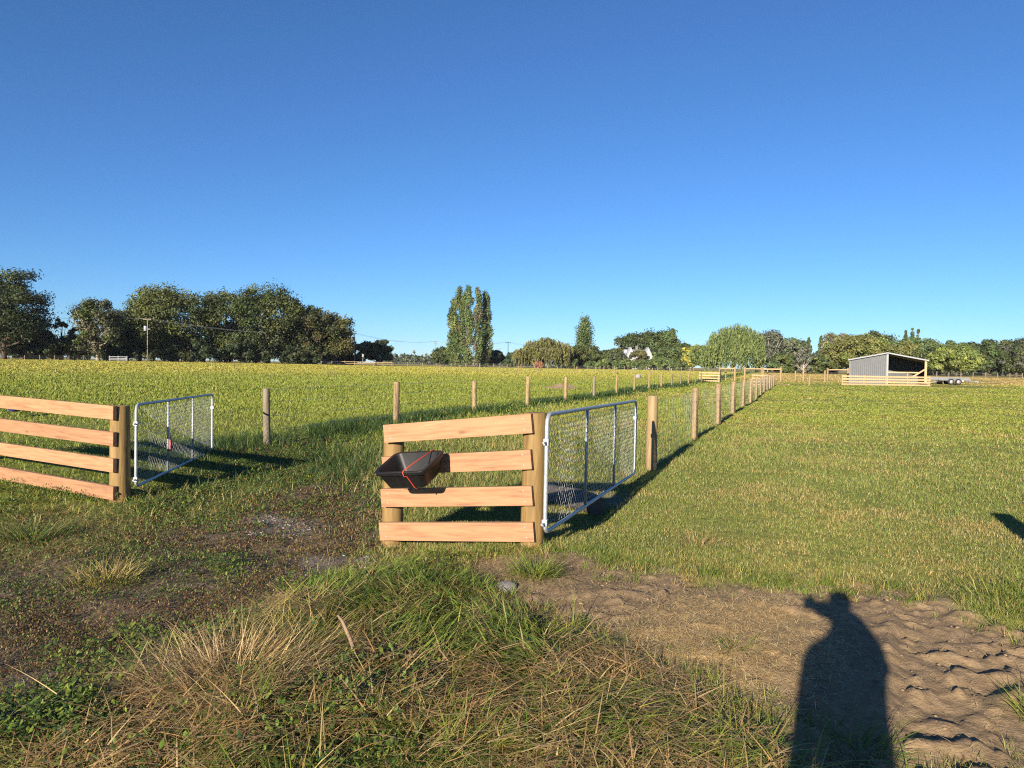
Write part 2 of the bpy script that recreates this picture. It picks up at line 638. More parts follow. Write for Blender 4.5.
def scatter_polar(n, d0, d1, a0, a1):
    """density falls with the square of the distance"""
    d = d0 * (d1 / d0) ** rng.random(n)
    a = R(a0) + (R(a1) - R(a0)) * rng.random(n)
    return d * np.sin(a), d * np.cos(a), d


def make_pasture():
    parts = []
    n = 640000
    x, y, d = scatter_polar(n, 3.0, 190, -44, 44)
    x2, y2, d2 = scatter_polar(430000, 4.6, 26, -16, 44)
    x3, y3, d3 = scatter_polar(330000, 26, 190, -44, 44)
    x, y, d = np.r_[x, x2, x3], np.r_[y, y2, y3], np.r_[d, d2, d3]
    n = len(x)
    W = zone_weights(x, y)
    nz = (fbm(x * 2.3, y * 2.3, 87) - .5) * 1.2 + (fbm(x * 8, y * 8, 88, 2) - .5) * .7
    soft = np.where(d < 20, sstep(-.45, .28, sdist(DIRT, x, y) + nz), 0)
    spots = .55 * sstep(.64, .74, fbm(x * 1.3 + 5, y * 1.3, 89)) * sstep(24, 12, d)
    bare = np.maximum.reduce([soft, W['fore'] * .95, W['track'] * .96, W['gravel'], W['hay'] * .85, spots, W['rough'] * .72])
    patch = fbm(x * .45, y * .45, 81)
    keep = rng.random(n) > bare * 1.0
    keep &= rng.random(n) < np.where(d < 24, .6 + 1.0 * sstep(.3, .6, patch), 1)
    x, y, d = x[keep], y[keep], d[keep]
    n = len(x)
    side = x - (-4.93 + (y - 14.3) * .402)
    eside = x - (2.264 + (y - 11.4) * .402)
    rough = np.exp(-((side + .25) / 1.15) ** 2) * (.55 + .9 * sstep(.35, .6, fbm(x * .5, y * .5, 90))) * (y > 12) + .75 * np.exp(-((x + 3.6) / 2.6) ** 2 - ((y - 11.5) / 3.2) ** 2)
    lane = ((side > 0) & (eside < 0)).astype(float)
    big = fbm(x * .3, y * .3, 83)
    L = (.045 + .03 * sstep(.4, .7, big) - .014 * (side > 2) * sstep(14, 7, d) + .02 * lane + .16 * np.clip(rough, 0, 1) + .035 * (side < 0)) * rng.uniform(.6, 1.5, n)
    L += (.075 * (side < 0) + .02) * sstep(18, 60, d) * rng.uniform(.4, 1.3, n)
    w = np.clip(d * (.00075 + .00045 * sstep(14, 30, d)), .0028, .16) * rng.uniform(.6, 1.5, n)
    az = rng.uniform(0, 2 * np.pi, n)
    V, Fa, st = blades(x, y, L, w, az, rng.uniform(0, 1.15, n), rng.uniform(.1, 1.1, n), 2)
    dr = dryness(x, y)
    j = .08
    g = palette(n, GREEN, j) * .62 + palette(n, LIME, j) * .52
    nearr = ((side > 2) * sstep(30, 12, d))[:, None]
    g = g * (1 - nearr) + nearr * palette(n, [(.15, .205, .042), (.19, .235, .055), (.115, .17, .034), (.23, .22, .08)], .14)
    yl, st_ = palette(n, YELLOW, j) * 1.22, palette(n, STRAW, j) * 1.15
    t = np.clip(dr * 1.0 + rng.normal(0, .16, n), 0, 1)[:, None]
    col = g * (1 - t) + yl * t
    ps = .04 + .28 * sstep(.5, .68, fbm(x * 1.7 + 2, y * 1.7, 86)) * nearr[:, 0] + .14 * dr * (side > 0) + .10 * nearr[:, 0] + .38 * sstep(.52, .7, fbm(x * .55, y * .55, 85)) * (side > 0)
    col = np.where((rng.random(n) < ps)[:, None], st_ * .7 + col * .3, col)
    col = np.where((rng.random(n) < np.clip(rough * 1.3, 0, .95))[:, None], palette(n, DARKG + [(.035, .065, .018), (.03, .055, .016)], .16), col)
    far_tan = (side > 4) * sstep(78, 92, y) * .8
    col = np.where((rng.random(n) < far_tan)[:, None], palette(n, [(.36, .26, .11), (.40, .29, .13), (.33, .25, .09)], .1), col)
    parts.append((V, Fa, np.repeat(col, st, 0)))
    # stray tufts along the ragged edge of the bare soil
    P = np.array(DIRT)
    cx = rng.uniform(P[:, 0].min() - .3, P[:, 0].max() + .3, 2600)
    cy = rng.uniform(3.2, P[:, 1].max() + .4, 2600)
    sd_ = sdist(DIRT, cx, cy)
    k = (sd_ > -.25) & (sd_ < .1 + .35 * rng.random(len(cx)) ** 3) & (rng.random(len(cx)) < .5)
    cx, cy = cx[k], cy[k]
    m = 46
    x = np.repeat(cx, m) + rng.normal(0, .045, len(cx) * m)
    y = np.repeat(cy, m) + rng.normal(0, .045, len(cx) * m)
    n = len(x)
    tone = np.repeat(rng.random(len(cx)), m)[:, None]
    col = np.where(tone < .7, palette(n, GREEN + LIME[2:], .14), palette(n, STRAW + YELLOW, .14))
    V, Fa, st = blades(x, y, rng.uniform(.025, .10, n) * (.5 + np.repeat(rng.random(len(cx)), m)), rng.uniform(.003, .006, n), rng.uniform(0, 6.3, n), rng.uniform(.1, 1.2, n), rng.uniform(.1, 1.0, n), 3)
    parts.append((V, Fa, np.repeat(col, st, 0)))
    grass_object('pasture_grass', parts, 'short green and yellowing pasture grass covering the paddocks', MAT['grass'])


def make_fore():
    parts, dry = [], []
    lo = np.array(FORE).min(0) - .3
    hi = np.array(FORE).max(0) + .3

    def pts(n, extra=None):
        x = rng.uniform(lo[0], hi[0], n)
        y = rng.uniform(max(lo[1], 1.9), hi[1], n)
        W = zone_weights(x, y)
        k = rng.random(n) < W['fore']
        if extra is not None: k &= rng.random(n) < extra(x, y)
        return x[k], y[k]
    # lodged green blades, combed over in swathes
    x, y = pts(34000, lambda x, y: .12 + sstep(.40, .58, fbm(x * 1.9, y * 1.9, 91)))
    n = len(x)
    az = (fbm(x * 2.1, y * 2.1, 93, 2) - .5) * 15 + rng.normal(0, .75, n) - .6
    L = rng.uniform(.06, .24, n) * (.35 + 1.1 * sstep(.3, .65, fbm(x * 1.6, y * 1.6, 95)))
    V, Fa, st = blades(x, y, L, rng.uniform(.0035, .010, n) * np.clip(np.hypot(x, y) / 4, .55, 1), az, rng.uniform(.75, 1.5, n), rng.uniform(.1, .8, n), 5,
                       height(x, y) + rng.uniform(-.01, .05, n))
    gm = sstep(.42, .58, fbm(x * 1.7 + 7, y * 1.7, 97))
    col = np.where((rng.random(n) < .25 + .7 * gm)[:, None], palette(n, GREEN + LIME[:1]), palette(n, YELLOW + STRAW[:2]))
    parts.append((V, Fa, np.repeat(col, st, 0)))
    # dense broad green blades over the heap
    x = rng.uniform(lo[0], hi[0], 110000)
    y = rng.uniform(2.2, hi[1], 110000)
    k = rng.random(len(x)) < zone_weights(x, y)['lush'] * (.25 + .9 * sstep(.36, .56, fbm(x * 2.3, y * 2.3, 117)))
    x, y = x[k], y[k]
    n = len(x)
    az = (fbm(x * 1.6, y * 1.6, 119, 2) - .5) * 9 - .4 + rng.normal(0, .7, n)
    V, Fa, st = blades(x, y, rng.uniform(.06, .21, n), rng.uniform(.005, .0125, n), az + rng.normal(0, .5, n), rng.uniform(.6, 1.5, n), rng.uniform(.2, .9, n), 5,
                       height(x, y) + rng.uniform(-.01, .05, n))
    parts.append((V, Fa, np.repeat(np.where((rng.random(n) < .9)[:, None], palette(n, GREEN + LIME[2:], .2) * 1.12, palette(n, STRAW, .2)), st, 0)))
    # broad flattened green blades in bunches lower down
    for (px, py, a0, cnt) in ((520, 735, .1, 420), (600, 715, -.3, 380), (680, 745, .2, 460), (560, 690, -.2, 300), (740, 760, .6, 300), (460, 700, -2.6, 260), (620, 762, .3, 360), (390, 720, 2.4, 200)):
        c = on_ground(px, py, .04)
        q = rng.normal(0, 1, (cnt, 2)) * (.17, .10)
        x, y = c[0] + q[:, 0], c[1] + q[:, 1]
        V, Fa, st = blades(x, y, rng.uniform(.08, .24, cnt), rng.uniform(.005, .0115, cnt), a0 + rng.normal(0, .6, cnt), rng.uniform(1.0, 1.5, cnt), rng.uniform(.1, .6, cnt), 5,
                           height(x, y) + rng.uniform(0, .06, cnt))
        parts.append((V, Fa, np.repeat(palette(cnt, GREEN + LIME[:2] + STRAW[:1], .2), st, 0)))
    # short under-growth
    x, y = pts(26000)
    n = len(x)
    V, Fa, st = blades(x, y, rng.uniform(.03, .12, n), rng.uniform(.003, .007, n), rng.uniform(0, 6.3, n), rng.uniform(0, .9, n),
                       rng.uniform(.1, 1, n), 2)
    col = palette(n, DARKG + GREEN + STRAW[3:] + RUST[:2])
    parts.append((V, Fa, np.repeat(col, st, 0)))
    # dead matted stalks
    x, y = pts(52000, lambda x, y: (1 - .8 * zone_weights(x, y)['lush']) * (.05 + 1.1 * sstep(.44, .60, fbm(x * 1.9 + 3, y * 1.9, 99))) + .5 * sstep(3.9, 3.2, y) * sstep(-.9, .2, x))
    n = len(x)
    az = (fbm(x * 1.7, y * 1.7, 103, 2) - .5) * 16 + rng.normal(0, 1.0, n)
    V, Fa, st = blades(x, y, rng.uniform(.08, .34, n), rng.uniform(.003, .0085, n), az, rng.uniform(1.15, 1.6, n), rng.uniform(.1, .6, n), 3,
                       height(x, y) + rng.uniform(.0, .085, n))
    dry.append((V, Fa, np.repeat(palette(n, STRAW + [(.42, .23, .09), (.46, .29, .12), (.24, .13, .06), (.5, .36, .17)]), st, 0)))
    grass_object('long_grass', parts, 'long lodged green grass heaped in front of the board panel', MAT['grass'])
    # straw strewn on the bare soil and hay by the left fence
    for poly, m, ln in ((STRAWPATCH, 60000, .085), (HAYPATCH, 22000, .22), (DIRT, 9000, .07), (LITTER, 17000, .06)):
        P = np.array(poly)
        x = rng.uniform(P[:, 0].min() - .4, P[:, 0].max() + .4, m)
        y = rng.uniform(P[:, 1].min() - .3, P[:, 1].max() + .3, m)
        k = rng.random(m) < sstep(-.35, .25, sdist(poly, x, y)) * (.3 + fbm(x * 3, y * 3, 105))
        x, y = x[k], y[k]
        n = len(x)
        V, Fa, st = blades(x, y, rng.uniform(.02, ln, n), rng.uniform(.0016, .004, n), rng.uniform(0, 6.3, n), rng.uniform(1.28, 1.55, n),
                           rng.uniform(0, .15, n), 2, height(x, y) + rng.uniform(.004, .022, n))
        dry.append((V, Fa, np.repeat(palette(n, STRAW + [(.55, .42, .2), (.62, .47, .24)]) * (1.2 if poly is STRAWPATCH else 1), st, 0)))
    grass_object('straw', dry, 'dead tan stalks matted over grass and bare soil', MAT['dry'], 'straw')


def leaves(x, y, z, size, az, pitch, aspect=.55):
    """pointed leaf: six vertices in two quads, folded along the midrib"""
    n = len(x)
    c = np.stack([x, y, z], -1)
    d = np.stack([np.cos(az) * np.cos(pitch), np.sin(az) * np.cos(pitch), np.sin(pitch)], -1)
    s = np.stack([-np.sin(az), np.cos(az), np.zeros(n)], -1)
    u = np.cross(s, d)
    S = size[:, None]
    w = S * aspect * .5
    a = c
    e = c + d * S
    q1, q2 = c + d * S * .35, c + d * S * .75
    V = np.stack([a, q1 + s * w - u * w * .0 + u * w * .35, q2 + s * w * .8 + u * w * .2, e, q2 - s * w * .8 + u * w * .2, q1 - s * w + u * w * .35], 1).reshape(-1, 3)
    Fa = (np.arange(n)[:, None, None] * 6 + np.array([[0, 1, 2, 3], [0, 3, 4, 5]])[None]).reshape(-1, 4)
    return V, Fa, 6


def make_weeds():
    parts = []
    # low rusty mat of the worn track
    n = 340000
    x, y, d = scatter_polar(n, 2.2, 16, -55, -4)
    W = zone_weights(x, y)
    m = fbm(x * 2.5, y * 2.5, 111)
    k = rng.random(n) < np.maximum(W['track'], W['rough']) * (1 - .8 * W['gravel']) * (1 - W['fore']) * (.35 + 1.2 * sstep(.3, .6, m))
    x, y, d = x[k], y[k], d[k]
    n = len(x)
    W = zone_weights(x, y)
    g = np.maximum(sstep(.46, .66, fbm(x * 1.1, y * 1.1, 113)), .75 * W['rough'] * (1 - W['track']))
    col = np.where((rng.random(n) < .2 + .6 * g)[:, None], palette(n, GREEN + DARKG), palette(n, RUST))
    V, Fa, st = leaves(x, y, height(x, y) + rng.uniform(0, .035, n), np.clip(.0024 * d, .008, .04) * rng.uniform(.7, 1.5, n), rng.uniform(0, 6.3, n), rng.normal(.5, .5, n))
    parts.append((V, Fa, np.repeat(col, st, 0)))
    # blades among it
    n = 130000
    x, y, d = scatter_polar(n, 2.4, 14, -62, -5)
    W = zone_weights(x, y)
    k = rng.random(n) < np.maximum(W['track'], W['rough']) * (1 - W['gravel']) * (.25 + sstep(.42, .62, fbm(x * 1.3, y * 1.3, 115)))
    x, y, d = x[k], y[k], d[k]
    n = len(x)
    col = np.where((rng.random(n) < .42)[:, None], palette(n, GREEN + YELLOW[:1]), palette(n, STRAW[2:] + RUST))
    V, Fa, st = blades(x, y, rng.uniform(.015, .075, n), .0009 * d + .0008, rng.uniform(0, 6.3, n), rng.uniform(.5, 1.45, n), rng.uniform(.2, 1, n), 2)
    parts.append((V, Fa, np.repeat(col, st, 0)))
    grass_object('track_weeds', parts, 'low rust brown weeds creeping over the worn track', MAT['grass'], 'weeds')
    # leafy green weeds: by the left fence and among the long grass
    parts = []
    spots = []
    for (px, py, rr, cnt) in [(160, 475, .7, 40), (255, 475, .7, 50), (300, 455, .8, 60), (345, 450, .7, 50), (240, 440, 1.0, 70), (320, 440, .9, 60), (235, 520, .5, 24), (300, 500, .5, 24), (90, 455, 1.2, 90), (30, 450, 1.4, 110), (215, 560, .3, 16), (420, 575, .25, 26), (395, 590, .25, 22),
                              (20, 486, .8, 70), (60, 488, .5, 50), (95, 492, .4, 26), (8, 500, .5, 30), (150, 500, .6, 40), (190, 488, .7, 45), (215, 470, .8, 50),
                              (240, 462, .8, 40), (100, 690, .5, 40), (190, 655, .4, 28), (60, 745, .5, 40), (20, 760, .4, 34), (280, 765, .6, 60), (330, 740, .4, 34),
                              (150, 720, .4, 26), (360, 690, .4, 24), (440, 565, .35, 20), (325, 585, .4, 20), (120, 640, .3, 14), (410, 610, .3, 16), (300, 620, .3, 12)]:
        c = on_ground(px, py, -.05)
        for _ in range(cnt):
            q = rng.normal(0, rr * .5, 2)
            spots.append((c[0] + q[0], c[1] + q[1]))
    for (sx, sy) in spots:
        m = rng.integers(16, 34)
        rad = np.abs(rng.normal(0, .075, m))
        a = rng.uniform(0, 6.3, m)
        x, y = sx + rad * np.cos(a), sy + rad * np.sin(a)
        h = rng.uniform(.01, .17) * (1 - rad / .25).clip(.1, 1) * rng.uniform(.4, 1, m)
        V, Fa, st = leaves(x, y, height(x, y) + h, rng.uniform(.016, .038, m), a + rng.normal(0, .6, m), rng.normal(.25, .5, m), .55)
        parts.append((V, Fa, np.repeat(palette(m, DARKG + GREEN + LIME[2:]), st, 0)))
    grass_object('leafy_weeds', parts, 'broad leaved green weeds growing along the fence and in the long grass', MAT['grass'], 'weeds')


def tussock(px, py, z, n, L0, L1, spread, cols, label, name='grass_tussock', th=(.3, 1.2, .4, 1.3), mat='grass', w=(.003, .007), group=None):
    c = on_ground(px, py, z)
    x = c[0] + rng.normal(0, spread, n)
    y = c[1] + rng.normal(0, spread * .8, n)
    q = np.hypot(x - c[0], y - c[1]) < 2.2 * spread
    x, y = x[q], y[q]
    n = len(x)
    az = np.arctan2(y - c[1], x - c[0]) + rng.normal(0, .7, n)
    V, Fa, st = blades(x, y, rng.uniform(L0, L1, n), rng.uniform(*w, n), az, rng.uniform(th[0], th[1], n), rng.uniform(th[2], th[3], n), 5)
    o = mesh_np(name, V, Fa, MAT[mat], colors=np.repeat(palette(n, cols), st, 0))
    return tag(o, label, 'tussock', group)


make_pasture()
make_fore()
make_weeds()
tussock(535, 575, .05, 420, .12, .30, .09, GREEN + LIME, 'bright green grass tussock below the right end of the board panel')
tussock(232, 690, .0, 1500, .2, .46, .2, STRAW + [(.55, .40, .2), (.6, .45, .24)], 'big tan dry grass tussock standing beside the track', mat='dry', w=(.002, .0045))
tussock(300, 650, .03, 420, .2, .42, .15, STRAW + YELLOW, 'yellow dry grass tussock behind the big tan one', mat='dry', w=(.002, .005))
tussock(105, 580, -.1, 420, .12, .30, .15, STRAW + YELLOW, 'small straw coloured tussock out on the worn track', mat='dry', w=(.003, .006))
tussock(420, 590, .03, 620, .14, .30, .16, GREEN + DARKG, 'tall dark green tussock below the left post of the board panel')
tussock(30, 535, -.1, 480, .2, .42, .16, GREEN + DARKG + STRAW[:1], 'drooping green tussock in front of the left board fence')
tussock(735, 655, .0, 90, .06, .14, .07, GREEN + LIME, 'sparse green tuft in the straw beside the person shadow')
tussock(1046, 712, .0, 260, .08, .2, .08, GREEN + LIME, 'green tussock at the right edge of the tyre tracks')
tussock(1018, 600, .0, 500, .12, .28, .22, GREEN + LIME, 'bushy green tussock above the tyre tracks')
tussock(700, 545, .0, 160, .15, .3, .12, STRAW, 'wispy dry tussock in front of the right gate', mat='dry', w=(.002, .004))
tussock(440, 745, .05, 260, .14, .3, .18, GREEN + LIME, 'green tussock fallen over at the foot of the heap')
tussock(860, 752, .0, 160, .12, .26, .1, GREEN, 'green tuft growing inside the person shadow')


# stones, clods
def pebble_stuff(name, polys, n, s0, s1, mat, label, cat):
    V, Fa, off = [], [], 0
    ico = [Vector(p) for p in ((0, 0, 1), (.89, 0, .45), (.28, .85, .45), (-.72, .53, .45), (-.72, -.53, .45), (.28, -.85, .45),
                               (.72, .53, -.45), (-.28, .85, -.45), (-.89, 0, -.45), (-.28, -.85, -.45), (.72, -.53, -.45), (0, 0, -1))]
    ff = np.array([(0, 1, 2), (0, 2, 3), (0, 3, 4), (0, 4, 5), (0, 5, 1), (1, 6, 2), (2, 7, 3), (3, 8, 4), (4, 9, 5), (5, 10, 1), (6, 7, 2), (7, 8, 3), (8, 9, 4),
                   (9, 10, 5), (10, 6, 1), (11, 7, 6), (11, 8, 7), (11, 9, 8), (11, 10, 9), (11, 6, 10)])
    ico = np.array([tuple(p) for p in ico])
    for poly in polys:
        P = np.array(poly)
        x = rng.uniform(P[:, 0].min() - .25, P[:, 0].max() + .25, n)
        y = rng.uniform(P[:, 1].min() - .25, P[:, 1].max() + .25, n)
        k = (rng.random(n) < sstep(-.25, .2, sdist(poly, x, y) + .9 * (fbm(x * 5, y * 5, 123) - .5))) & (fbm(x * 4, y * 4, 121) > .42)
        x, y = x[k], y[k]
        z = height(x, y)
        for i in range(len(x)):
            s = s0 * (s1 / s0) ** (rng.random() ** 2.2)
            sc = s * rng.uniform(.6, 1.3, 3) * np.array([1, 1, .45])
            a = rng.uniform(0, 6.3)
            c, sn = math.cos(a), math.sin(a)
            v = ico * (1 + rng.normal(0, .14, (12, 1))) * sc
            v = np.stack([v[:, 0] * c - v[:, 1] * sn, v[:, 0] * sn + v[:, 1] * c, v[:, 2]], -1) + np.array([x[i], y[i], z[i] + sc[2] * .35])
            V.append(v); Fa.append(ff + off)
            off += 12
    o = mesh_np(name, np.concatenate(V), np.concatenate(Fa), mat)
    return tag(o, label, cat, kind='stuff')


pebble_stuff('gravel', GRAVELS, 1500, .004, .02, MAT['pale_stone'], 'grey gravel showing through the worn track', 'gravel')
pebble_stuff('soil_clods', [DIRT], 5200, .0025, .015, MAT['clod'], 'crumbly clods of dry brown soil', 'soil')


def rock(px, py, z, sx, sy, sz, label, mat):
    c = on_ground(px, py, z)
    bm = bmesh.new()
    bmesh.ops.create_icosphere(bm, subdivisions=3, radius=1)
    for v in bm.verts:
        k = 1 + .25 * (mnoise.noise(v.co * 1.4 + Vector((px, py, 0))))
        v.co = Vector((v.co.x * sx * k, v.co.y * sy * k, v.co.z * sz * k))
    me = bpy.data.meshes.new('stone')
    bm.to_mesh(me); bm.free()
    for p in me.polygons: p.use_smooth = True
    me.materials.append(mat)
    o = bpy.data.objects.new('stone', me)
    o.location = (c[0], c[1], gz(*c) + sz * .3)
    COL.objects.link(o)
    return tag(o, label, 'stone')


rock(507, 587, .05, .075, .06, .045, 'grey rounded stone half sunk in dirt below the board panel', MAT['stone'])
rock(640, 732, .0, .03, .025, .02, 'small round stone near the end of the long grass', MAT['stone'])

# ------------------------------------------------------------------ timber helpers
def board(p, q, h, t, parent=None, mat='board', name='board'):
    """board with its front face along p-q (left end to right end seen from the camera), grain along local X"""
    p, q = Vector(p), Vector(q)
    d = (q - p)
    L = d.length
    d.normalize()
    upv = Vector((0, 0, 1))
    s = upv.cross(d).normalized()            # away from the viewer
    u = d.cross(s)
    mb = MB()
    mb.box((-L / 2, 0, -h / 2), (L / 2, t, h / 2))
    nb0 = len(mb.f)
    if mat == 'board':
        for sx in (-1, 1):
            for dz in (-.28, .27):
                mb.tube([(sx * (L / 2 - .075 - .012 * dz), -.0025, h * dz), (sx * (L / 2 - .075 - .012 * dz), .004, h * dz)], .0065, 8)
    o = mb.build(name, MAT[mat], None, bevel=.003)
    if mat == 'board':
        o.data.materials.append(MAT['wire'])
        for k in range(nb0, len(mb.f)): o.data.polygons[k].material_index = 1
    c = (p + q) / 2
    o.matrix_world = Matrix(((d.x, s.x, u.x, c.x), (d.y, s.y, u.y, c.y), (d.z, s.z, u.z, c.z), (0, 0, 0, 1)))
    if parent:
        mw = o.matrix_world.copy()
        o.parent = parent
        o.matrix_basis = Matrix.Translation(parent.location).inverted() @ mw
    return o


def round_post(name, base, r, h, mat, parent=None, lean=(0, 0), seed=0, n=16, bury=.15):
    rr = random.Random(seed)
    rings = []
    for k, s in enumerate((-bury, .1 * h, .35 * h, .7 * h, h - .008, h)):
        rad = r * (1.04 - .06 * s / h) * (1 if s < h - .001 else .93)
        ring = []
        for i in range(n):
            a = 2 * math.pi * i / n
            rj = rad * (1 + .025 * math.sin(a * 2 + seed) + .012 * rr.uniform(-1, 1))
            ring.append((rj * math.cos(a) + lean[0] * s, rj * math.sin(a) + lean[1] * s, s))
        rings.append(ring)
    mb = MB()
    mb.loft(rings)
    o = mb.build(name, mat, parent, loc=base)
    me = o.data
    me.polygons[len(me.polygons) - 1].use_smooth = False
    b = o.modifiers.new('edges', 'EDGE_SPLIT')
    b.split_angle = R(40)
    return o


def rel(parent, p):
    return Vector(p) - Vector(parent.location)


# ------------------------------------------------------------------ board panel in the middle
pL, pR = at(392, 553, 6.93), at(532, 548, 6.36)
panel = empty('board_fence', (pL[0], pL[1], pL[2]))
tag(panel, 'short four-board fence panel between two round posts, with the black tub on it', 'fence')
topL, topR = at(393, 438, 6.93), at(533, 412.5, 6.36)
round_post('post', (0, 0, 0), .102, topL[2] - pL[2], MAT['post'], panel, (.006, 0), 3, bury=.3)
round_post('post', rel(panel, pR), .103, topR[2] - pR[2], MAT['post'], panel, (.008, 0), 8, bury=.3)
for (lx, ly, rx, ry) in ((383.5, 434, 531.5, 423.4), (382, 466, 531, 459.6), (380.8, 498.2, 532, 496), (379.2, 531.6, 533.5, 532.4)):
    board(at(lx, ly, 6.78), at(rx, ry, 6.21), .172, .05, panel)

# ------------------------------------------------------------------ board fence at the left edge
fb = at(120, 512, 8.95)
lf = empty('board_fence', tuple(fb))
tag(lf, 'long four-board fence leaving the picture beside the left gate', 'fence')
ft = at(121, 405.5, 8.95)
round_post('post', (0, 0, 0), .116, ft[2] - fb[2], MAT['post'], lf, (0, 0), 12, bury=.3)
dv = Vector((at(0, 440, 10.0) - at(114, 440, 8.83)).tolist())
dv.z = 0
p2 = Vector((fb[0], fb[1], 0)) + dv * 1.75
round_post('post', rel(lf, (p2.x, p2.y, gz(p2.x, p2.y))), .11, 1.36, MAT['post'], lf, (0, 0), 15, bury=.3)
for (y0, y1) in ((401.7, 413), (425, 439.3), (449, 465.7), (473.3, 493.6)):
    a, b = at(0, y0, 9.80), at(113.0, y1, 8.77)
    a = b + (a - b) * 1.85
    board(a, b, .172, .05, lf)


# ------------------------------------------------------------------ gates
def corner_path(w, h, r, n=6):
    pts = []
    for (cx, cz, a0) in ((r, r, 180), (w - r, r, 270), (w - r, h - r, 0), (r, h - r, 90)):
        for k in range(n + 1):
            a = R(a0 + 90 * k / n)
            pts.append((cx + r * math.cos(a), 0, cz + r * math.sin(a)))
    return pts


def make_gate(near_b, far_b, hgt, label):
    near_b, far_b = Vector(near_b), Vector(far_b)
    d = far_b - near_b
    W = d.length
    g = empty('metal_gate', tuple(near_b))
    d.normalize()
    yv = Vector((0, 0, 1)).cross(d).normalized()
    zv = d.cross(yv)
    M = Matrix(((d.x, yv.x, zv.x, near_b.x), (d.y, yv.y, zv.y, near_b.y), (d.z, yv.z, zv.z, near_b.z), (0, 0, 0, 1)))
    g.matrix_world = M
    tag(g, label, 'gate')
    mb = MB()
    mb.tube(corner_path(W, hgt, .09), .0195, 10, closed=True)
    mb.build('frame', MAT['galv'], g)
    for s in (1 / 3, 2 / 3):
        mb = MB()
        mb.tube([(W * s, 0, 0.012), (W * s, 0, hgt - .012)], .0165, 8)
        mb.build('upright', MAT['galv'], g)
    # hexagonal netting
    mb = MB()
    cw, ch = .082, .094                      # pitch along and up
    nxn, nzn = int(W / cw), int(hgt / (ch * .5)) - 1
    rw = .0019

    def wire(p, q):
        p, q = Vector(p), Vector(q)
        dd = (q - p).normalized()
        s = dd.cross(Vector((0, 1, 0))).normalized() * rw
        t = Vector((0, rw, 0))
        a = [p + s, p + t, p - s, p - t]
        b = [q + s, q + t, q - s, q - t]
        mb._add(a + b, [(0, 1, 5, 4), (1, 2, 6, 5), (2, 3, 7, 6), (3, 0, 4, 7)], True)
    rr = random.Random(5)
    z0 = .035
    for j in range(nzn):
        zb = z0 + j * ch * .5 * 1.02
        if zb + ch * .5 > hgt - .02: break
        off = cw * .5 * (j % 2)
        for i in range(nxn):
            x0 = .03 + off + i * cw
            if x0 + cw > W - .025: break
            jit = lambda: rr.uniform(-.003, .003)
            a = (x0, jit(), zb)
            b = (x0, jit(), zb + ch * .26)
            c = (x0 + cw * .5, jit(), zb + ch * .51)
            e = (x0 - cw * .5, jit(), zb + ch * .51)
            wire(a, b)
            wire(b, c)
            if x0 - cw * .5 > .02: wire(b, e)
    mb.build('wire_netting', MAT['wire'], g)
    for z in (.06, hgt - .27):
        mb = MB()
        mb.box((-.026, -.024, z), (.022, .024, z + .06))
        mb.tube([(-.028, 0, z + .03), (-.10, 0, z + .03)], .011, 8)
        mb.tube([(0, 0, z - .03), (0, 0, z + .12)], .013, 8)
        mb.build('hinge', MAT['galv'], g, bevel=.004)
    mb = MB()
    mb.box((W - .03, -.03, hgt * .74), (W + .035, .03, hgt * .74 + .05))
    mb.tube([(W + .03, 0, hgt * .74 + .025), (W + .05, .0, hgt * .74 - .03), (W + .045, .01, hgt * .74 - .12)], .006, 6)
    mb.build('latch', MAT['galv'], g, bevel=.004)
    return g, M


gr, GM = make_gate(at(544.8, 533, 6.2), at(634.5, 473, 10.2), 1.04, 'galvanised mesh gate swung open between the board panel and the netting fence')
gl, GLM = make_gate(at(135.8, 486.5, 9.0), at(212, 450.5, 13.1), 1.04, 'galvanised mesh gate standing open beside the long left board fence')
mb = MB()
mb.box((1.36, -.02, .30), (1.44, -.045, .47))
mb.tube([(1.40, -.03, .47), (1.41, -.02, .56)], .006, 6)
tg = mb.build('latch_tag', MAT['pink'], None, bevel=.006)
tg.matrix_world = GLM
tag(tg, 'faded red tag hanging on the upright of the left gate', 'tag')

# log under the right gate
lp, lq = at(540, 489, 9.3), at(597, 506, 8.25)
d = Vector((lq - lp).tolist())
ln = d.length
d.normalize()
rings = []
for k in range(9):
    s = k / 8
    ring = []
    for i in range(18):
        a = 2 * math.pi * i / 18
        rad = .125 + .012 * math.sin(3 * a + 5 * s) + .01 * math.sin(9 * s + a)
        if k in (0, 8): rad *= .94
        ring.append(((s - .5) * ln if k not in (0, 8) else (s - .5) * ln, rad * math.cos(a), rad * math.sin(a)))
    rings.append(ring)
mb = MB()
mb.loft(rings)
lg = mb.build('fallen_log', MAT['log'])
c = (lp + lq) / 2
lg.location = (c[0], c[1], gz(c[0], c[1]) + .10)
lg.rotation_euler = (0, 0, math.atan2(d.y, d.x))
es = lg.modifiers.new('edges', 'EDGE_SPLIT')
tag(lg, 'dark weathered log lying on the ground behind the right gate', 'log')

# ------------------------------------------------------------------ tub and cord
def rrect(w, d, r, z, n=5):
    pts = []
    for (cx, cy, a0) in ((w / 2 - r, d / 2 - r, 0), (-w / 2 + r, d / 2 - r, 90), (-w / 2 + r, -d / 2 + r, 180), (w / 2 - r, -d / 2 + r, 270)):
        for k in range(n + 1):
            a = R(a0 + 90 * k / n)
            pts.append((cx + r * math.cos(a), cy + r * math.sin(a), z))
    return pts


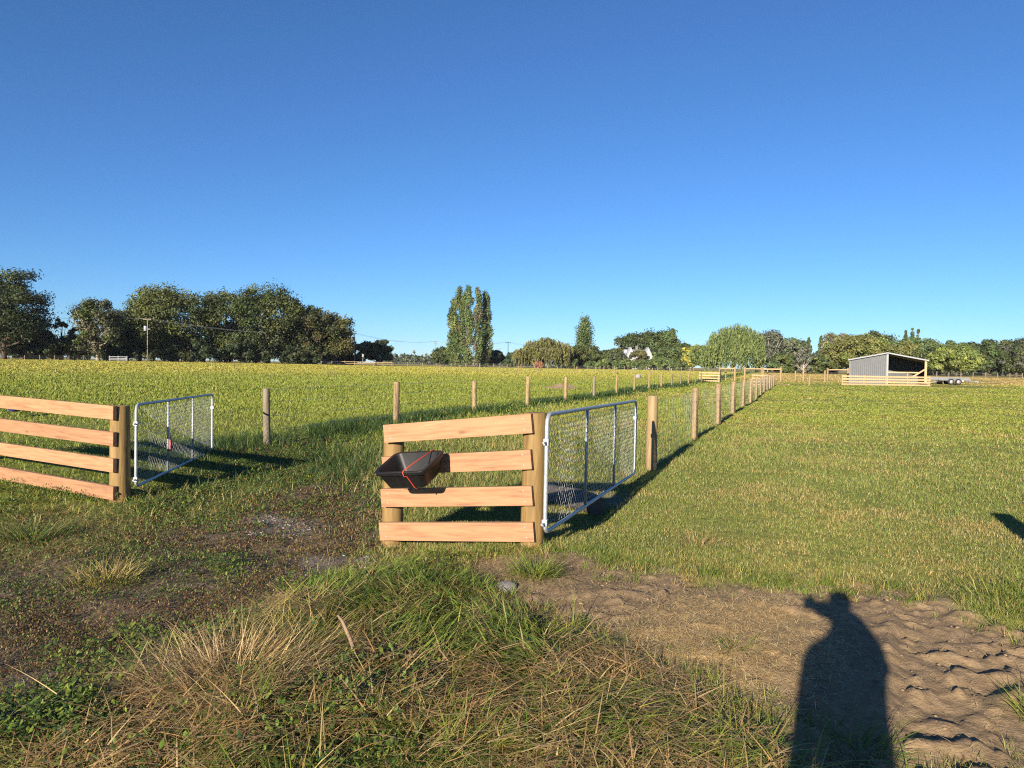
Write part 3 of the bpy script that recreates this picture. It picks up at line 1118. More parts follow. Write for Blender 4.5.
tw, td, th_ = .52, .43, .185
u = Vector((at(531, 460, 6.21) - at(382, 466, 6.78)).tolist()).normalized()
nrm = Vector((u.y, -u.x, 0)).normalized()         # towards the viewer
tilt = R(19)
vv = (nrm * math.cos(tilt) + Vector((0, 0, -1)) * math.sin(tilt)).normalized()
ww = vv.cross(u).normalized()
if ww.z < 0: ww = -ww
backmid = Vector(at(421.5, 450.5, 6.55).tolist())
ctr = backmid + vv * (td / 2 + .02)
TM = Matrix(((u.x, -vv.x, ww.x, ctr.x), (u.y, -vv.y, ww.y, ctr.y), (u.z, -vv.z, ww.z, ctr.z), (0, 0, 0, 1)))
mb = MB()
mb.loft([rrect(tw * .74, td * .70, .05, -th_), rrect(tw * .76, td * .72, .055, -th_ + .012), rrect(tw * .93, td * .93, .06, -.035), rrect(tw, td, .065, -.034),
         rrect(tw + .008, td + .008, .067, -.002), rrect(tw, td, .065, .003), rrect(tw * .90, td * .89, .055, .0), rrect(tw * .73, td * .69, .05, -th_ + .02)], True, True)
tub = mb.build('feed_tub', MAT['black'], bevel=.002)
tub.matrix_world = TM
mb = MB()
for sx in (0,):
    mb.box((tw * sx - .12, td * .5 - .012, -.12), (tw * sx + .12, td * .5 + .028, -.02))
hk = mb.build('hook', MAT['black'], tub, bevel=.003)
for k in range(2):
    pass
tag(tub, 'black plastic feed tub hooked on the board panel and tipped forward', 'feed tub')
mb = MB()
cx = tw * .22
pth = [(cx + .03, td * .5 + .02, -.02), (cx + .028, td * .5, .012), (cx - .02, 0, .011), (cx - .055, -td * .49, .012), (cx - .06, -td * .515, -.004), (cx - .058, -td * .512, -.04),
       (cx - .045, -td * .47, -.045), (cx - .02, -td * .385, -th_ + .02), (cx - .015, -td * .36, -th_ - .006), (cx + .01, 0, -th_ - .008), (cx + .03, td * .4, -th_ + .01)]
mb.tube(pth, .0048, 8)
cord = mb.build('elastic_cord', MAT['red'])
cord.matrix_world = TM
tag(cord, 'orange red elastic cord strapped around the black tub', 'cord')


# ------------------------------------------------------------------ wire fences
def wire_fence(pts, hgt, r, mat, label, netting=False, wires=(.25, .5, .75, .97), seed=1, sag=.0, n=12, wr=.003, rails=False, mat2=None):
    pts = [Vector((p[0], p[1], p[2] if len(p) > 2 else gz(p[0], p[1]))) for p in pts]
    f = empty('wire_fence', tuple(pts[0]))
    tag(f, label, 'fence')
    rr = random.Random(seed)
    for i, p in enumerate(pts):
        mt = mat2 if (mat2 is not None and rr.random() < .3) else mat
        round_post('post', rel(f, p), r * rr.uniform(.9, 1.12), hgt * rr.uniform(.95, 1.04), mt, f, (rr.uniform(-.02, .02), rr.uniform(-.02, .02)), seed * 50 + i, n)
    mb = MB()
    fx = []
    for z in wires:
        mb.tube([rel(f, p) + Vector((0, -r * .9, z * hgt)) for p in pts], wr, 4)
    if netting:
        for a, b in zip(pts[:-1], pts[1:]):
            m = int((b - a).length / .3)
            for k in range(1, m):
                q = rel(f, a + (b - a) * (k / m)) + Vector((0, -r * .9, 0))
                mb.tube([q + Vector((0, 0, wires[0] * hgt)), q + Vector((0, 0, wires[-1] * hgt))], wr * .8, 4)
    mb.build('wire_netting' if netting else 'wires', MAT['wire'], f)
    if rails:
        for z in (.45, .85):
            mb = MB()
            q = [rel(f, p) + Vector((0, -r, z * hgt)) for p in pts]
            for a, b in zip(q[:-1], q[1:]): mb.bar(a, b, .04, .12)
            mb.build('rail', rails, f)
    return f


wire_fence([(-4.93 + 1.85 * k, 14.3 + 4.6 * k) for k in range(15)], 1.15, .075, MAT['post_new'],
           'post and wire fence along the weedy left side of the lane', seed=4, mat2=MAT['post_grey'])
wire_fence([(2.264 + 1.93 * k, 11.4 + 4.8 * k) for k in range(13)], 1.17, .085, MAT['post_new'],
           'post and netting fence leading from the right gate to the yards', True, (.05, .17, .3, .45, .6, .76, .95), seed=6, wr=.0022)


def px_line(pxs, Yf, step=None):
    return pxs


def far_line(x0, x1, Y0, Y1, n):
    return [((X0 := x0 + (x1 - x0) * k / (n - 1)), Y0 + (Y1 - Y0) * k / (n - 1)) for k in range(n)]


def pxX(px, Y):
    return at(px, 370, Y)[0]


wire_fence(far_line(pxX(-40, 150), pxX(284, 196), 150, 196, 26), 1.15, .09, MAT['post_grey'], 'far roadside post and wire fence below the big dark left trees', seed=9, n=6, wr=.006)
wire_fence(far_line(pxX(285, 197), pxX(392, 208), 197, 208, 12), 1.2, .1, MAT['post_new'], 'pale rail fence along the road beside the transformer pole', seed=10, n=6, wr=.006, rails=MAT['rail_new'])
wire_fence(far_line(pxX(393, 209), pxX(600, 225), 209, 225, 16), 1.15, .1, MAT['post_new'], 'far post and wire fence in front of the poplars', seed=13, n=6, wr=.006)
wire_fence(far_line(pxX(440, 118), pxX(690, 122), 118, 122, 14), 1.1, .08, MAT['post_new'], 'thin cross fence between the green field and the tan paddock', seed=14, n=6, wr=.005)
wire_fence(far_line(pxX(604, 226), pxX(760, 190), 226, 190, 14), 1.15, .09, MAT['post_grey'], 'far fence in front of the house garden and willow', seed=15, n=6, wr=.006)
wire_fence(far_line(pxX(925, 150), pxX(1060, 146), 150, 146, 12), 1.15, .08, MAT['post_grey'], 'far post and wire fence behind the trailer', seed=16, n=6, wr=.005)


# ------------------------------------------------------------------ yards: board panels, tall post frames
def board_section(x0, x1, Y0, Y1, label, h=1.13, nposts=2, nb=4):
    a = Vector((pxX(x0, Y0), Y0, 0)); b = Vector((pxX(x1, Y1), Y1, 0))
    a.z, b.z = gz(a.x, a.y), gz(b.x, b.y)
    f = empty('board_fence', tuple(a))
    tag(f, label, 'fence')
    for k in range(nposts):
        p = a + (b - a) * (k / (nposts - 1))
        round_post('post', rel(f, p) + Vector((0, .1, 0)), .085, h, MAT['post_new'], f, seed=k, n=10)
    e = (b - a).normalized() * .1
    for k in range(nb):
        z = Vector((0, 0, .11 + k * (h - .2) / (nb - 1)))
        board(a - e + z, b + e + z, .15, .045, f, 'rail_new')
    return f


board_section(700, 719, 83, 82, 'new four-board panel closing the far end of the left lane fence')
board_section(753, 774, 70, 70, 'new four-board panel closing the far end of the netting fence')


def post_frame(xa, xb, Y, h, label, rail=True, mid=()):
    a = Vector((pxX(xa, Y), Y, 0)); b = Vector((pxX(xb, Y), Y, 0))
    a.z, b.z = gz(a.x, a.y), gz(b.x, b.y)
    f = empty('post_frame', tuple(a))
    tag(f, label, 'post frame')
    for i, p in enumerate((a, b)):
        round_post('post', rel(f, p), .12, h, MAT['post_new'], f, seed=i, n=10)
    for s in mid:
        p = a + (b - a) * s
        round_post('post', rel(f, p) + Vector((0, 1.5, 0)), .08, h * .8, MAT['post_new'], f, seed=7, n=8)
    mb = MB()
    mb.bar(rel(f, a + Vector((0, -.05, h - .22))), rel(f, b + Vector((0, -.05, h - .22))), .06, .14)
    mb.build('rail', MAT['rail_new'], f)
    mb = MB()
    for z in (.3, .6, .9, 1.2):
        mb.tube([rel(f, a + Vector((0, 0, z))), rel(f, b + Vector((0, 0, z)))], .006, 4)
    mb.build('wires', MAT['wire'], f)
    return f


post_frame(719.5, 735, 86, 1.75, 'tall timber post frame with a top rail beside the left lane panel', mid=(.3, .65))
post_frame(744.8, 762, 92, 1.7, 'tall timber post frame in the middle of the yards')
post_frame(763, 781, 86, 1.75, 'tall timber post frame right of the netting fence end', mid=(.5,))
post_frame(827.7, 848, 92, 1.75, 'tall timber post frame joined to the left end of the shed yard')


def lone_post(px, Y, r, h, label, mat='post_new'):
    x = pxX(px, Y)
    o = round_post('post', (x, Y, gz(x, Y)), r, h, MAT[mat], None, (.005, .0), int(px), 12)
    o.name = 'fence_post'
    return tag(o, label, 'post')


lone_post(795.5, 93, .09, 1.3, 'short slender post just right of the loose board')
lone_post(803.4, 93, .12, 1.65, 'tall thick post standing alone right of the tall frames')
lone_post(809.6, 74, .09, 1.0, 'short post out in the grass in front of the yards')
lone_post(825, 93, .11, 1.45, 'post close beside the frame left of the shed')
op = round_post('post', (4.16, 4.55, gz(4.16, 4.55)), .12, 1.2, MAT['post'], None, (0, 0), 77)
op.name = 'fence_post'
tag(op, 'thick post at the right edge casting its shadow on the grass', 'post')
mb = MB()
a = Vector(at(776, 382.0, 78).tolist()); b = Vector(at(788, 384.0, 74).tolist())
a.z, b.z = gz(a.x, a.y) + .06, gz(b.x, b.y) + .06
lb = board(a, b, .08, .18, None, 'rail_new', 'loose_board')
tag(lb, 'pale loose board lying on grass by the yards', 'board')

# ------------------------------------------------------------------ shed
YS = 80.0
sx0, sx1 = pxX(848.6, YS), pxX(926, YS)
sxm = (sx0 + sx1) / 2
sg = gz(sxm, YS)
eave, ridge, depth = 2.92 - sg, 3.72 - sg, 5.4
shed = empty('shed', (sxm, YS, sg), -R(26.5))
tag(shed, 'grey corrugated gabled shed, its front half clad and half open', 'shed')
hw = (sx1 - sx0) / 2 * .885


def roofz(x):
    return ridge - (ridge - eave) * abs(x) / hw


def cladding(name, x0, x1, zf, yoff, mat, along='X', pitch=.2):
    """ribbed steel sheet, solid, ribs vertical"""
    front, n = [], int(abs(x1 - x0) / pitch)
    prof = []
    for i in range(n):
        a = x0 + (x1 - x0) * i / n
        st = (x1 - x0) / n
        for s, dd in ((0, 0), (.55, 0), (.66, .035), (.88, .035)):
            prof.append((a + st * s, dd))
    prof.append((x1, 0))
    mb = MB()
    vs, fs = [], []
    for (x, dd) in prof:
        for z in (0.03, zf(x)):
            for t in (0, .03):
                if along == 'X': vs.append((x, yoff - dd + t, z))
                else: vs.append((yoff - dd + t, x, z))
    for i in range(len(prof) - 1):
        b = i * 4
        fs += [(b, b + 4, b + 6, b + 2), (b + 1, b + 3, b + 7, b + 5), (b + 2, b + 6, b + 7, b + 3)]
    mb._add(vs, fs)
    return mb.build(name, mat, shed)


cladding('front_wall', -hw, 0, lambda x: roofz(x) - .03, 0, MAT['steel'])
cladding('back_wall', -hw, hw, lambda x: roofz(x) - .03, depth, MAT['shade_steel'])
cladding('side_wall', .05, depth - .05, lambda x: eave - .03, -hw, MAT['steel'], 'Y')
cladding('side_wall', .6, depth - .05, lambda x: eave - .03, hw, MAT['steel'], 'Y')
for sgn in (-1, 1):
    mb = MB()
    a, b = Vector((0, -.25, ridge)), Vector((sgn * (hw + .18), -.25, roofz(hw) - .03))
    n = 26
    vs, fs = [], []
    for i in range(n + 1):
        y = -.25 + (depth + .5) * i / n
        dz = .03 * (i % 2)
        vs += [(0, y, ridge + dz), (b.x, y, b.z + dz), (0, y, ridge + dz - .05), (b.x, y, b.z + dz - .05)]
    for i in range(n):
        k = i * 4
        fs += [(k, k + 1, k + 5, k + 4), (k + 2, k + 6, k + 7, k + 3), (k + 1, k + 3, k + 7, k + 5)]
    fs += [(0, 2, 3, 1), (n * 4, n * 4 + 1, n * 4 + 3, n * 4 + 2)]
    mb._add(vs, fs)
    rf = mb.build('roof', MAT['roofgrey'], shed)
    mb = MB()
    mb.bar((0, -.29, ridge - .06), (sgn * (hw + .18), -.29, b.z - .06), .05, .13)
    mb.build('bargeboard', MAT['flash'], shed)
mb = MB()
mb.box((-.09, -.06, .0), (.09, .12, ridge - .12))
mb.build('corner_flashing', MAT['flash'], shed)
mb = MB()
mb.box((-hw - .04, -.05, 0), (-hw + .16, .06, eave - .05))
mb.build('corner_flashing', MAT['steel'], shed)
mb = MB()
mb.box((hw - .22, -.08, 0), (hw - .0, .14, eave - .05))
mb.build('post', MAT['rail_new'], shed)
mb = MB()
mb.bar((hw - .2, .0, 1.75), (hw - 1.35, .0, .9), .06, .16)
mb.build('brace', MAT['rail_new'], shed)
mb = MB()
mb.bar((.1, -.03, 1.38), (hw - .8, -.03, 1.38), .05, .14)
mb.build('rail', MAT['rail_new'], shed)
mb = MB()
for y in (1.5, 3.2, 4.9):
    for sgn in (-1, 1):
        mb.bar((0, y, ridge - .2), (sgn * (hw - .05), y, eave - .2), .06, .2)
mb.build('rafters', MAT['post_new'], shed)
bx0, bx1, YB = pxX(843, 76), pxX(930, 76), 76
gB = gz((bx0 + bx1) / 2, YB)
yard = empty('board_fence', (bx0, YB, gB))
tag(yard, 'long new four-board yard fence in front of the grey shed', 'fence')
for k in range(5):
    x = bx0 + (bx1 - bx0) * k / 4
    round_post('post', (x - bx0, .12, 0), .1, 1.12 if k != 3 else 1.5, MAT['post_new'], yard, seed=k, n=10)
for k in range(4):
    z = gB + .13 + k * .285
    for i in range(2):
        xa = bx0 + (bx1 - bx0) * i / 2 + .004 * i - (.1 if i == 0 else 0)
        xb = bx0 + (bx1 - bx0) * (i + 1) / 2 + (.1 if i else 0)
        board((xa, YB, z), (xb, YB, z), .17, .045, yard, 'rail_new')

# ------------------------------------------------------------------ trailer
YT = 82.0
tx0, tx1 = pxX(939, YT), pxX(970, YT)
tg_ = gz((tx0 + tx1) / 2, YT)
tr = empty('trailer', ((tx0 + tx1) / 2, YT, tg_))
tag(tr, 'pale tandem axle flat trailer parked beside the shed', 'trailer')
hl = (tx1 - tx0) / 2
mb = MB()
mb.box((-hl, 0, .50), (hl, 2.0, .56))
mb.build('deck', MAT['concrete'], tr, bevel=.01)
for yy in (-.02, 1.98):
    mb = MB()
    mb.box((-hl, yy - .02, .56), (hl, yy + .02, .86))
    for k in range(7): mb.box((-hl + 2 * hl * k / 6.2, yy - .05, .52), (-hl + 2 * hl * k / 6.2 + .06, yy - .022, .86))
    mb.build('side_board', MAT['flash'], tr)
mb = MB()
mb.bar((hl, 1.0, .45), (hl + 1.7, 1.0, .42), .08, .1)
mb.bar((hl - .3, .1, .45), (hl + 1.2, .95, .45), .06, .1)
mb.bar((hl - .3, 1.9, .45), (hl + 1.2, 1.05, .45), .06, .1)
mb.tube([(hl + 1.6, 1, .42), (hl + 1.6, 1, 0.02)], .03, 8)
mb.build('drawbar', MAT['galv'], tr)
mb = MB()
mb.bar((-hl, .3, .42), (-hl - 1.5, .3, .05), .3, .05)
mb.build('ramp', MAT['galv'], tr)
mb = MB()
mb.box((-.8, -.16, .72), (.8, .02, .75))
mb.build('mudguard', MAT['flash'], tr)
for yy in (-.10, 2.1):
    for xx in (-.42, .42):
        w = MB()
        rings = []
        for (rad, o) in ((.22, -.1), (.33, -.1), (.355, -.05), (.355, .05), (.33, .1), (.22, .1)):
            rings.append([(xx + rad * math.cos(2 * math.pi * i / 24), yy + o, .355 + rad * math.sin(2 * math.pi * i / 24)) for i in range(24)])
        w.loft(rings)
        wo = w.build('wheel', MAT['rubber'], tr)
        h2 = MB()
        for sgn in (-1, 1):
            h2.tube([(xx, yy + sgn * .095, .355), (xx, yy + sgn * .115, .355)], .21, 20)
        h2.build('rim', MAT['rim'], wo)


# ------------------------------------------------------------------ poles and wires
def power_pole(px, ytop, ybase, Y, label, arms=((.97, 1.1),), trans=None, mat='post_grey', r=.14):
    b, t = at(px, ybase, Y), at(px, ytop, Y)
    x = b[0]
    z0 = gz(x, Y)
    h = t[2] - z0
    p = empty('power_pole', (x, Y, z0))
    tag(p, label, 'power pole')
    mb = MB()
    mb.tube([(0, 0, -.3), (0, 0, h * .5), (0, 0, h)], [r, r * .85, r * .7], 10)
    mb.build('shaft', MAT[mat], p)
    ends = []
    for (s, w) in arms:
        mb = MB()
        mb.bar((-w, -.14, h * s), (w, -.14, h * s), .1, .12)
        ca = mb.build('crossarm', MAT[mat], p)
        mb = MB()
        for k in (-.92, -.4, .4, .92):
            mb.tube([(w * k, -.14, h * s + .05), (w * k, -.14, h * s + .25)], .05, 6)
            ends.append(Vector((x + w * k, Y - .14, z0 + h * s + .25)))
        mb.build('insulators', MAT['white'], ca)
    if trans:
        mb = MB()
        zt = h * trans
        rings = [[(-.45 + rd * math.cos(a), -.1 + rd * math.sin(a), zt + dz) for a in np.linspace(0, 2 * math.pi, 14, endpoint=False)]
                 for rd, dz in ((.3, -.62), (.36, -.6), (.36, .5), (.3, .56))]
        mb.loft(rings)
        mb.build('transformer', MAT['roofgrey'], p)
    return ends


eA = power_pole(147.5, 319, 361, 168, 'weathered power pole with grey transformer in front of the large left tree', ((.985, .9), (.76, .7)), .78)
eB = power_pole(354.5, 333, 366, 212, 'pale power pole with transformer at the right end of the big left trees', ((.97, .6),), .83, 'concrete')
eC = power_pole(435.5, 341, 364.5, 300, 'slim power pole left of the tall poplars', ((.97, 1.2), (.9, .9)))
eD = power_pole(507.8, 341.5, 367, 282, 'power pole in the gap right of the poplars', ((.95, 1.1),), None, 'concrete')
eE = power_pole(607, 350, 369, 330, 'power pole with wide crossarm in front of the house garden', ((.93, 1.6),), None, 'concrete')
eF = power_pole(499.5, 348, 366.5, 380, 'small distant power pole just beside the poplars', ((.97, 1.6),))
eG = power_pole(686.7, 352, 370, 300, 'plain thin pole against the yellow-green tree', ((.985, .6),))


def sag_wire(a, b, s, mb):
    pts = []
    for k in range(13):
        t = k / 12
        p = a.lerp(b, t)
        p.z -= s * 4 * t * (1 - t)
        pts.append(p)
    mb.tube(pts, .022, 4)


mb = MB()
off = Vector((pxX(-160, 140), 140, eA[0].z + 1))
for k in (0, 3):
    sag_wire(off + Vector((k * .5, 0, 0)), eA[k], 1.2, mb)
    sag_wire(eA[k], eB[k], 1.6, mb)
    sag_wire(eB[k], eC[k], 1.4, mb)
    sag_wire(eC[k], eD[k], 1.0, mb)
    sag_wire(eD[k], eE[k], 1.5, mb)
ol = mb.build('power_line', MAT['wire'])
tag(ol, 'thin overhead wires running from pole to pole', 'power line')

# ------------------------------------------------------------------ signs and small roadside things
def sign_post(px, ytop, ybase, Y, label, w=.5, hh=.5):
    b, t = at(px, ybase, Y), at(px, ytop, Y)
    z0 = gz(b[0], Y)
    h = t[2] - z0
    s = empty('road_sign', (b[0], Y, z0))
    tag(s, label, 'sign')
    mb = MB(); mb.tube([(0, 0, -.2), (0, 0, h)], .06, 8); mb.build('post', MAT['white'], s)
    mb = MB(); mb.box((-w / 2, -.09, h - hh), (w / 2, -.06, h)); mb.build('panel', MAT['white'], s)


sign_post(362.8, 354, 368.5, 206, 'white square sign on a post right of the transformer pole', .55, .9)
sign_post(336.5, 355, 364, 214, 'thin white roadside marker sign left of the transformer pole', .25, .6)
sign_post(380, 355.5, 364.5, 225, 'small white sign below the scraggly conifer', .4, .5)
sign_post(207, 355, 362, 178, 'small white marker sign under the big left trees', .22, .9)
b = at(324.6, 365, 210)
mb = MB()
mb.box((-.7, -.4, 0), (.7, .4, .9)); mb.box((-.4, -.3, .9), (.2, .3, 1.6))
wb = mb.build('roadside_cabinet', MAT['white'], bevel=.03, loc=(b[0], 210, gz(b[0], 210)))
tag(wb, 'white roadside cabinet behind the pale rail fence', 'cabinet')
b = at(118, 360, 160)
g_ = empty('rail_gate', (b[0], 160, gz(b[0], 160)))
tag(g_, 'pale farm gate under the drooping gum tree', 'gate')
for z in (.35, .7, 1.05):
    mb = MB(); mb.bar((-2, 0, z), (2, 0, z), .05, .12); mb.build('rail', MAT['flash'], g_)
for xx in (-2, 0, 2):
    mb = MB(); mb.box((xx - .06, .03, 0), (xx + .06, .13, 1.25)); mb.build('upright', MAT['flash'], g_)
b = at(637.5, 376, 92)
wt = MB()
wt.loft([[(.42 * k * math.cos(a), .42 * k * math.sin(a), z) for a in np.linspace(0, 2 * math.pi, 20, endpoint=False)] for k, z in ((1, 0), (1.05, .55), (.97, .55), (.93, .12))])
wo = wt.build('water_trough', MAT['concrete'], loc=(b[0], 92, gz(b[0], 92)))
tag(wo, 'grey round water trough beyond the left lane fence', 'trough')
b = on_ground(11, 395)
b = b / np.hypot(*b) * 24
mb = MB()
mb.loft([[(.11 * k * math.cos(a), z, .11 + .11 * k * math.sin(a)) for a in np.linspace(0, 2 * math.pi, 16, endpoint=False)] for k, z in ((.8, 0), (1, .22), (.93, .22), (.75, .02))])
bk = mb.build('bucket', MAT['blue'], loc=(b[0], b[1], gz(*b) + .12))
tag(bk, 'small dark blue lump in the grass behind the left board fence', 'bucket')
# low heap of dry soil beyond the fence
b = at(562, 388, 50)
bm = bmesh.new()
bmesh.ops.create_grid(bm, x_segments=28, y_segments=14, size=1)
for v in bm.verts:
    x, y = v.co.x, v.co.y
    r_ = math.hypot(x, y)
    v.co = Vector((x * 1.9, y * 1.2, max(0, 1 - r_) * .42 * (1 + .6 * mnoise.noise(Vector((x * 3, y * 3, 2)))) - .03))
me = bpy.data.meshes.new('soil_heap'); bm.to_mesh(me); bm.free(); me.materials.append(MAT['clod'])
hp = bpy.data.objects.new('soil_heap', me); COL.objects.link(hp); hp.location = (b[0], 50, gz(b[0], 50))
tag(hp, 'low heap of dry brown soil beyond the left lane fence', 'soil heap')

# stick in the long grass
b = on_ground(348, 652, .1)
mb = MB()
z = gz(*b)
mb.tube([(b[0] + .06, b[1] - .05, z + .02), (b[0] + .02, b[1] + .0, z + .12), (b[0] - .04, b[1] + .04, z + .22), (b[0] - .07, b[1] + .05, z + .25)], [.012, .011, .009, .006], 8)
st = mb.build('stick', MAT['stick'])
tag(st, 'bent dry stick poking out of the long grass', 'stick')


# ------------------------------------------------------------------ trees
def blob_leaves(cs, rs, per, size, cols, flat=.75, up=.3, shell=.55):
    """leaf cards round clump centres; cs (k,3), rs (k,)"""
    k = len(cs)
    n = k * per
    ci = np.repeat(np.arange(k), per)
    d = rng.normal(0, 1, (n, 3))
    d /= np.linalg.norm(d, axis=1)[:, None]
    rad = rs[ci] * (shell + (1 - shell) * rng.random(n)) * (1 + .13 * rng.normal(0, 1, n))
    p = cs[ci] + d * rad[:, None] * np.array([1, 1, flat])
    nrm = d + rng.normal(0, .55, (n, 3)) + np.array([0, 0, up])
    nrm /= np.linalg.norm(nrm, axis=1)[:, None]
    t = np.cross(nrm, rng.normal(0, 1, (n, 3)))
    t /= np.linalg.norm(t, axis=1)[:, None] + 1e-9
    b = np.cross(nrm, t)
    s = (size * rng.uniform(.6, 1.4, n))[:, None]
    V = np.stack([p + t * s, p + b * s * .55, p - t * s, p - b * s * .55], 1).reshape(-1, 3)
    Fa = np.arange(n * 4).reshape(-1, 4)
    cc = palette(k, cols, .16)[ci] * (1 + rng.normal(0, .10, (n, 1))).clip(.5, 1.6)
    return V, Fa, np.repeat(cc, 4, 0)


def make_tree(name, px, ytop, ybase, hwpx, Y, kind, cols, label, cat='tree', seed=0, bark='bark', group=None, dens=1.0, base_frac=.12, cd=None):
    global rng
    rng = np.random.default_rng(int(px * 7) + int(ytop) + seed)
    rr = random.Random(int(px * 3 + ytop))
    b = at(px, ybase, Y)
    x = b[0]
    z0 = gz(x, Y) - .1
    H = at(px, ytop, Y)[2] - z0
    W = hwpx * Y / F_PX * (1.1 if kind not in ('willow', 'sparse', 'poplar') else 1.0)
    D = cd or W
    root = empty(name, (x, Y, z0))
    tag(root, label, cat, group)
    lf = .00135 * Y                              # leaf clump size
    parts, limbs = [], MB()
    if kind in ('broad', 'gum', 'layer', 'bush', 'sparse'):
        nb = {'broad': 90, 'gum': 84, 'layer': 110, 'bush': 46, 'sparse': 26}[kind]
        zb = H * (base_frac if kind != 'bush' else .0)
        cz, hz = (H + zb) / 2, (H - zb) / 2
        cs, rs = [], []
        rb = .31 * min(W, hz * 1.2)
        if kind == 'sparse': rb *= .7
        while len(cs) < nb:
            d = rng.normal(0, 1, 3)
            d /= np.linalg.norm(d)
            d = np.sign(d) * np.abs(d) ** .85           # a little squarer than a sphere
            q = rng.uniform(.25, 1.0) ** .5
            h01 = d[2] * q
            r_ = rb * rng.uniform(.7, 1.35)
            lump = 1 + .10 * rng.normal()
            c = np.array([d[0] * q * (W - r_ * .6) * lump, d[1] * q * (D - r_ * .6) * lump, cz + min(h01, .97) * (hz - r_ * .5)])
            if kind == 'layer': c[2] = zb + round((c[2] - zb) / (H * .085)) * H * .085 + rng.normal(0, .03) * H
            cs.append(c); rs.append(r_)
        cs, rs = np.array(cs), np.array(rs)
        per = int({'broad': 185, 'gum': 165, 'layer': 190, 'bush': 150, 'sparse': 90}[kind] * dens)
        parts.append(blob_leaves(cs, rs, per, lf * 1.15, cols, .55 if kind == 'layer' else .8, .3, .3))
        top = np.array([0, 0, zb + hz * 1.2])
        tr_ = .02 * H + .1
        limbs.tube([(0, 0, -.2), (rr.uniform(-.2, .2), 0, H * .2), (rr.uniform(-.4, .4), 0, H * .45), tuple(top)], [tr_ * 1.3, tr_, tr_ * .7, tr_ * .2], 8)
        for i in rng.choice(len(cs), 16 if kind != 'sparse' else 18, replace=False):
            c = cs[i]
            s = np.array([0, 0, max(.1 * H, c[2] * rr.uniform(.3, .6))])
            mid = (s + c) / 2 + np.array([0, 0, -.04 * H])
            limbs.tube([tuple(s), tuple(mid), tuple(c)], [tr_ * .4, tr_ * .25, tr_ * .08], 5)
        if kind == 'gum':
            for k in range(5):
                a = rr.uniform(3.5, 5.9)
                limbs.tube([(0, 0, H * .14), (math.cos(a) * W * .25, -D * .5, H * .42), (math.cos(a) * W * .6, -D * .85, H * rr.uniform(.6, .8))], [tr_ * .4, tr_ * .25, tr_ * .08], 6)
    elif kind == 'poplar':
        cs, rs = [], []
        for k in range(46):
            s = (k + .5) / 46
            prof = math.sin(math.pi * min(1, s * .80 + .16)) ** .65
            a = rng.uniform(0, 6.3)
            q = W * prof * rng.uniform(.15, .85)
            cs.append((math.cos(a) * q, math.sin(a) * q, H * (.03 + .95 * s)))
            rs.append(W * (.36 + .16 * prof) * rng.uniform(.8, 1.2))
        parts.append(blob_leaves(np.array(cs), np.array(rs), int(165 * dens), lf * .9, cols, 1.9, .1, .35))
        limbs.tube([(0, 0, -.2), (0, 0, H * .5), (0, 0, H * .95)], [.45, .3, .06], 8)
        for k in range(14):
            a, s = rr.uniform(0, 6.3), rr.uniform(.05, .6)
            limbs.tube([(0, 0, H * s), (math.cos(a) * W * .4, math.sin(a) * W * .4, H * (s + .1)), (math.cos(a) * W * .55, math.sin(a) * W * .55, H * (s + .25))], [.14, .1, .04], 5)
    elif kind == 'conifer':
        cs, rs = [], []
        for k in range(60):
            s = rng.random() ** .8
            a = rng.uniform(0, 6.3)
            q = W * (1 - s) ** .8 * rng.uniform(.35, .9)
            cs.append((math.cos(a) * q, math.sin(a) * q, H * (.06 + .92 * s) - q * .12))
            rs.append((W * .22 + .04 * H) * (1.05 - .75 * s))
        parts.append(blob_leaves(np.array(cs), np.array(rs), int(85 * dens), lf * .9, cols, .6, .1, .3))
        limbs.tube([(0, 0, -.2), (0, 0, H * .97)], [.035 * H, .03], 7)
    elif kind == 'willow':
        n = int(900 * dens)
        d = rng.normal(0, 1, (n, 3))
        d[:, 2] = np.abs(d[:, 2]) * 1.1
        d /= np.linalg.norm(d, axis=1)[:, None]
        q = rng.uniform(.55, 1.0, n) ** .5
        lump = 1 + .75 * (np.array([mnoise.noise(Vector(v) * 2.2 + Vector((px, 0, 0))) for v in d]))
        top = np.stack([d[:, 0] * W * q * lump * .97, d[:, 1] * D * q * lump, H * .42 + d[:, 2] * H * .58 * np.clip(q * lump, .3, 1.04)], -1)
        ln_ = (top[:, 2] - H * .02) * rng.uniform(.3, 1.0, n) * (.55 + .5 * (1 - d[:, 2]))
        per = 22
        t = np.tile(np.linspace(0, 1, per), n) + rng.uniform(-.03, .03, n * per)
        ti = np.repeat(np.arange(n), per)
        p = top[ti].copy()
        p[:, 2] -= t * ln_[ti]
        p[:, 0] += rng.normal(0, .16, n * per) + t * d[ti, 0] * .4
        p[:, 1] += rng.normal(0, .16, n * per)
        s = lf * rng.uniform(.6, 1.2, n * per)
        az = rng.uniform(0, 6.3, n * per)
        wv = np.stack([np.cos(az), np.sin(az), np.zeros(n * per)], -1) * (s * .42)[:, None]
        uz = np.stack([rng.normal(0, .25, n * per), rng.normal(0, .25, n * per), -np.ones(n * per)], -1) * (s * 1.25)[:, None]
        V = np.stack([p - uz, p + wv, p + uz, p - wv], 1).reshape(-1, 3)
        cc = palette(n, cols, .13)[ti] * (1 + rng.normal(0, .15, (n * per, 1))).clip(.5, 1.5)
        parts.append((V, np.arange(len(V)).reshape(-1, 4), np.repeat(cc, 4, 0)))
        k = 26
        dd = rng.normal(0, 1, (k, 3)); dd[:, 2] = np.abs(dd[:, 2]) * .9; dd /= np.linalg.norm(dd, axis=1)[:, None]
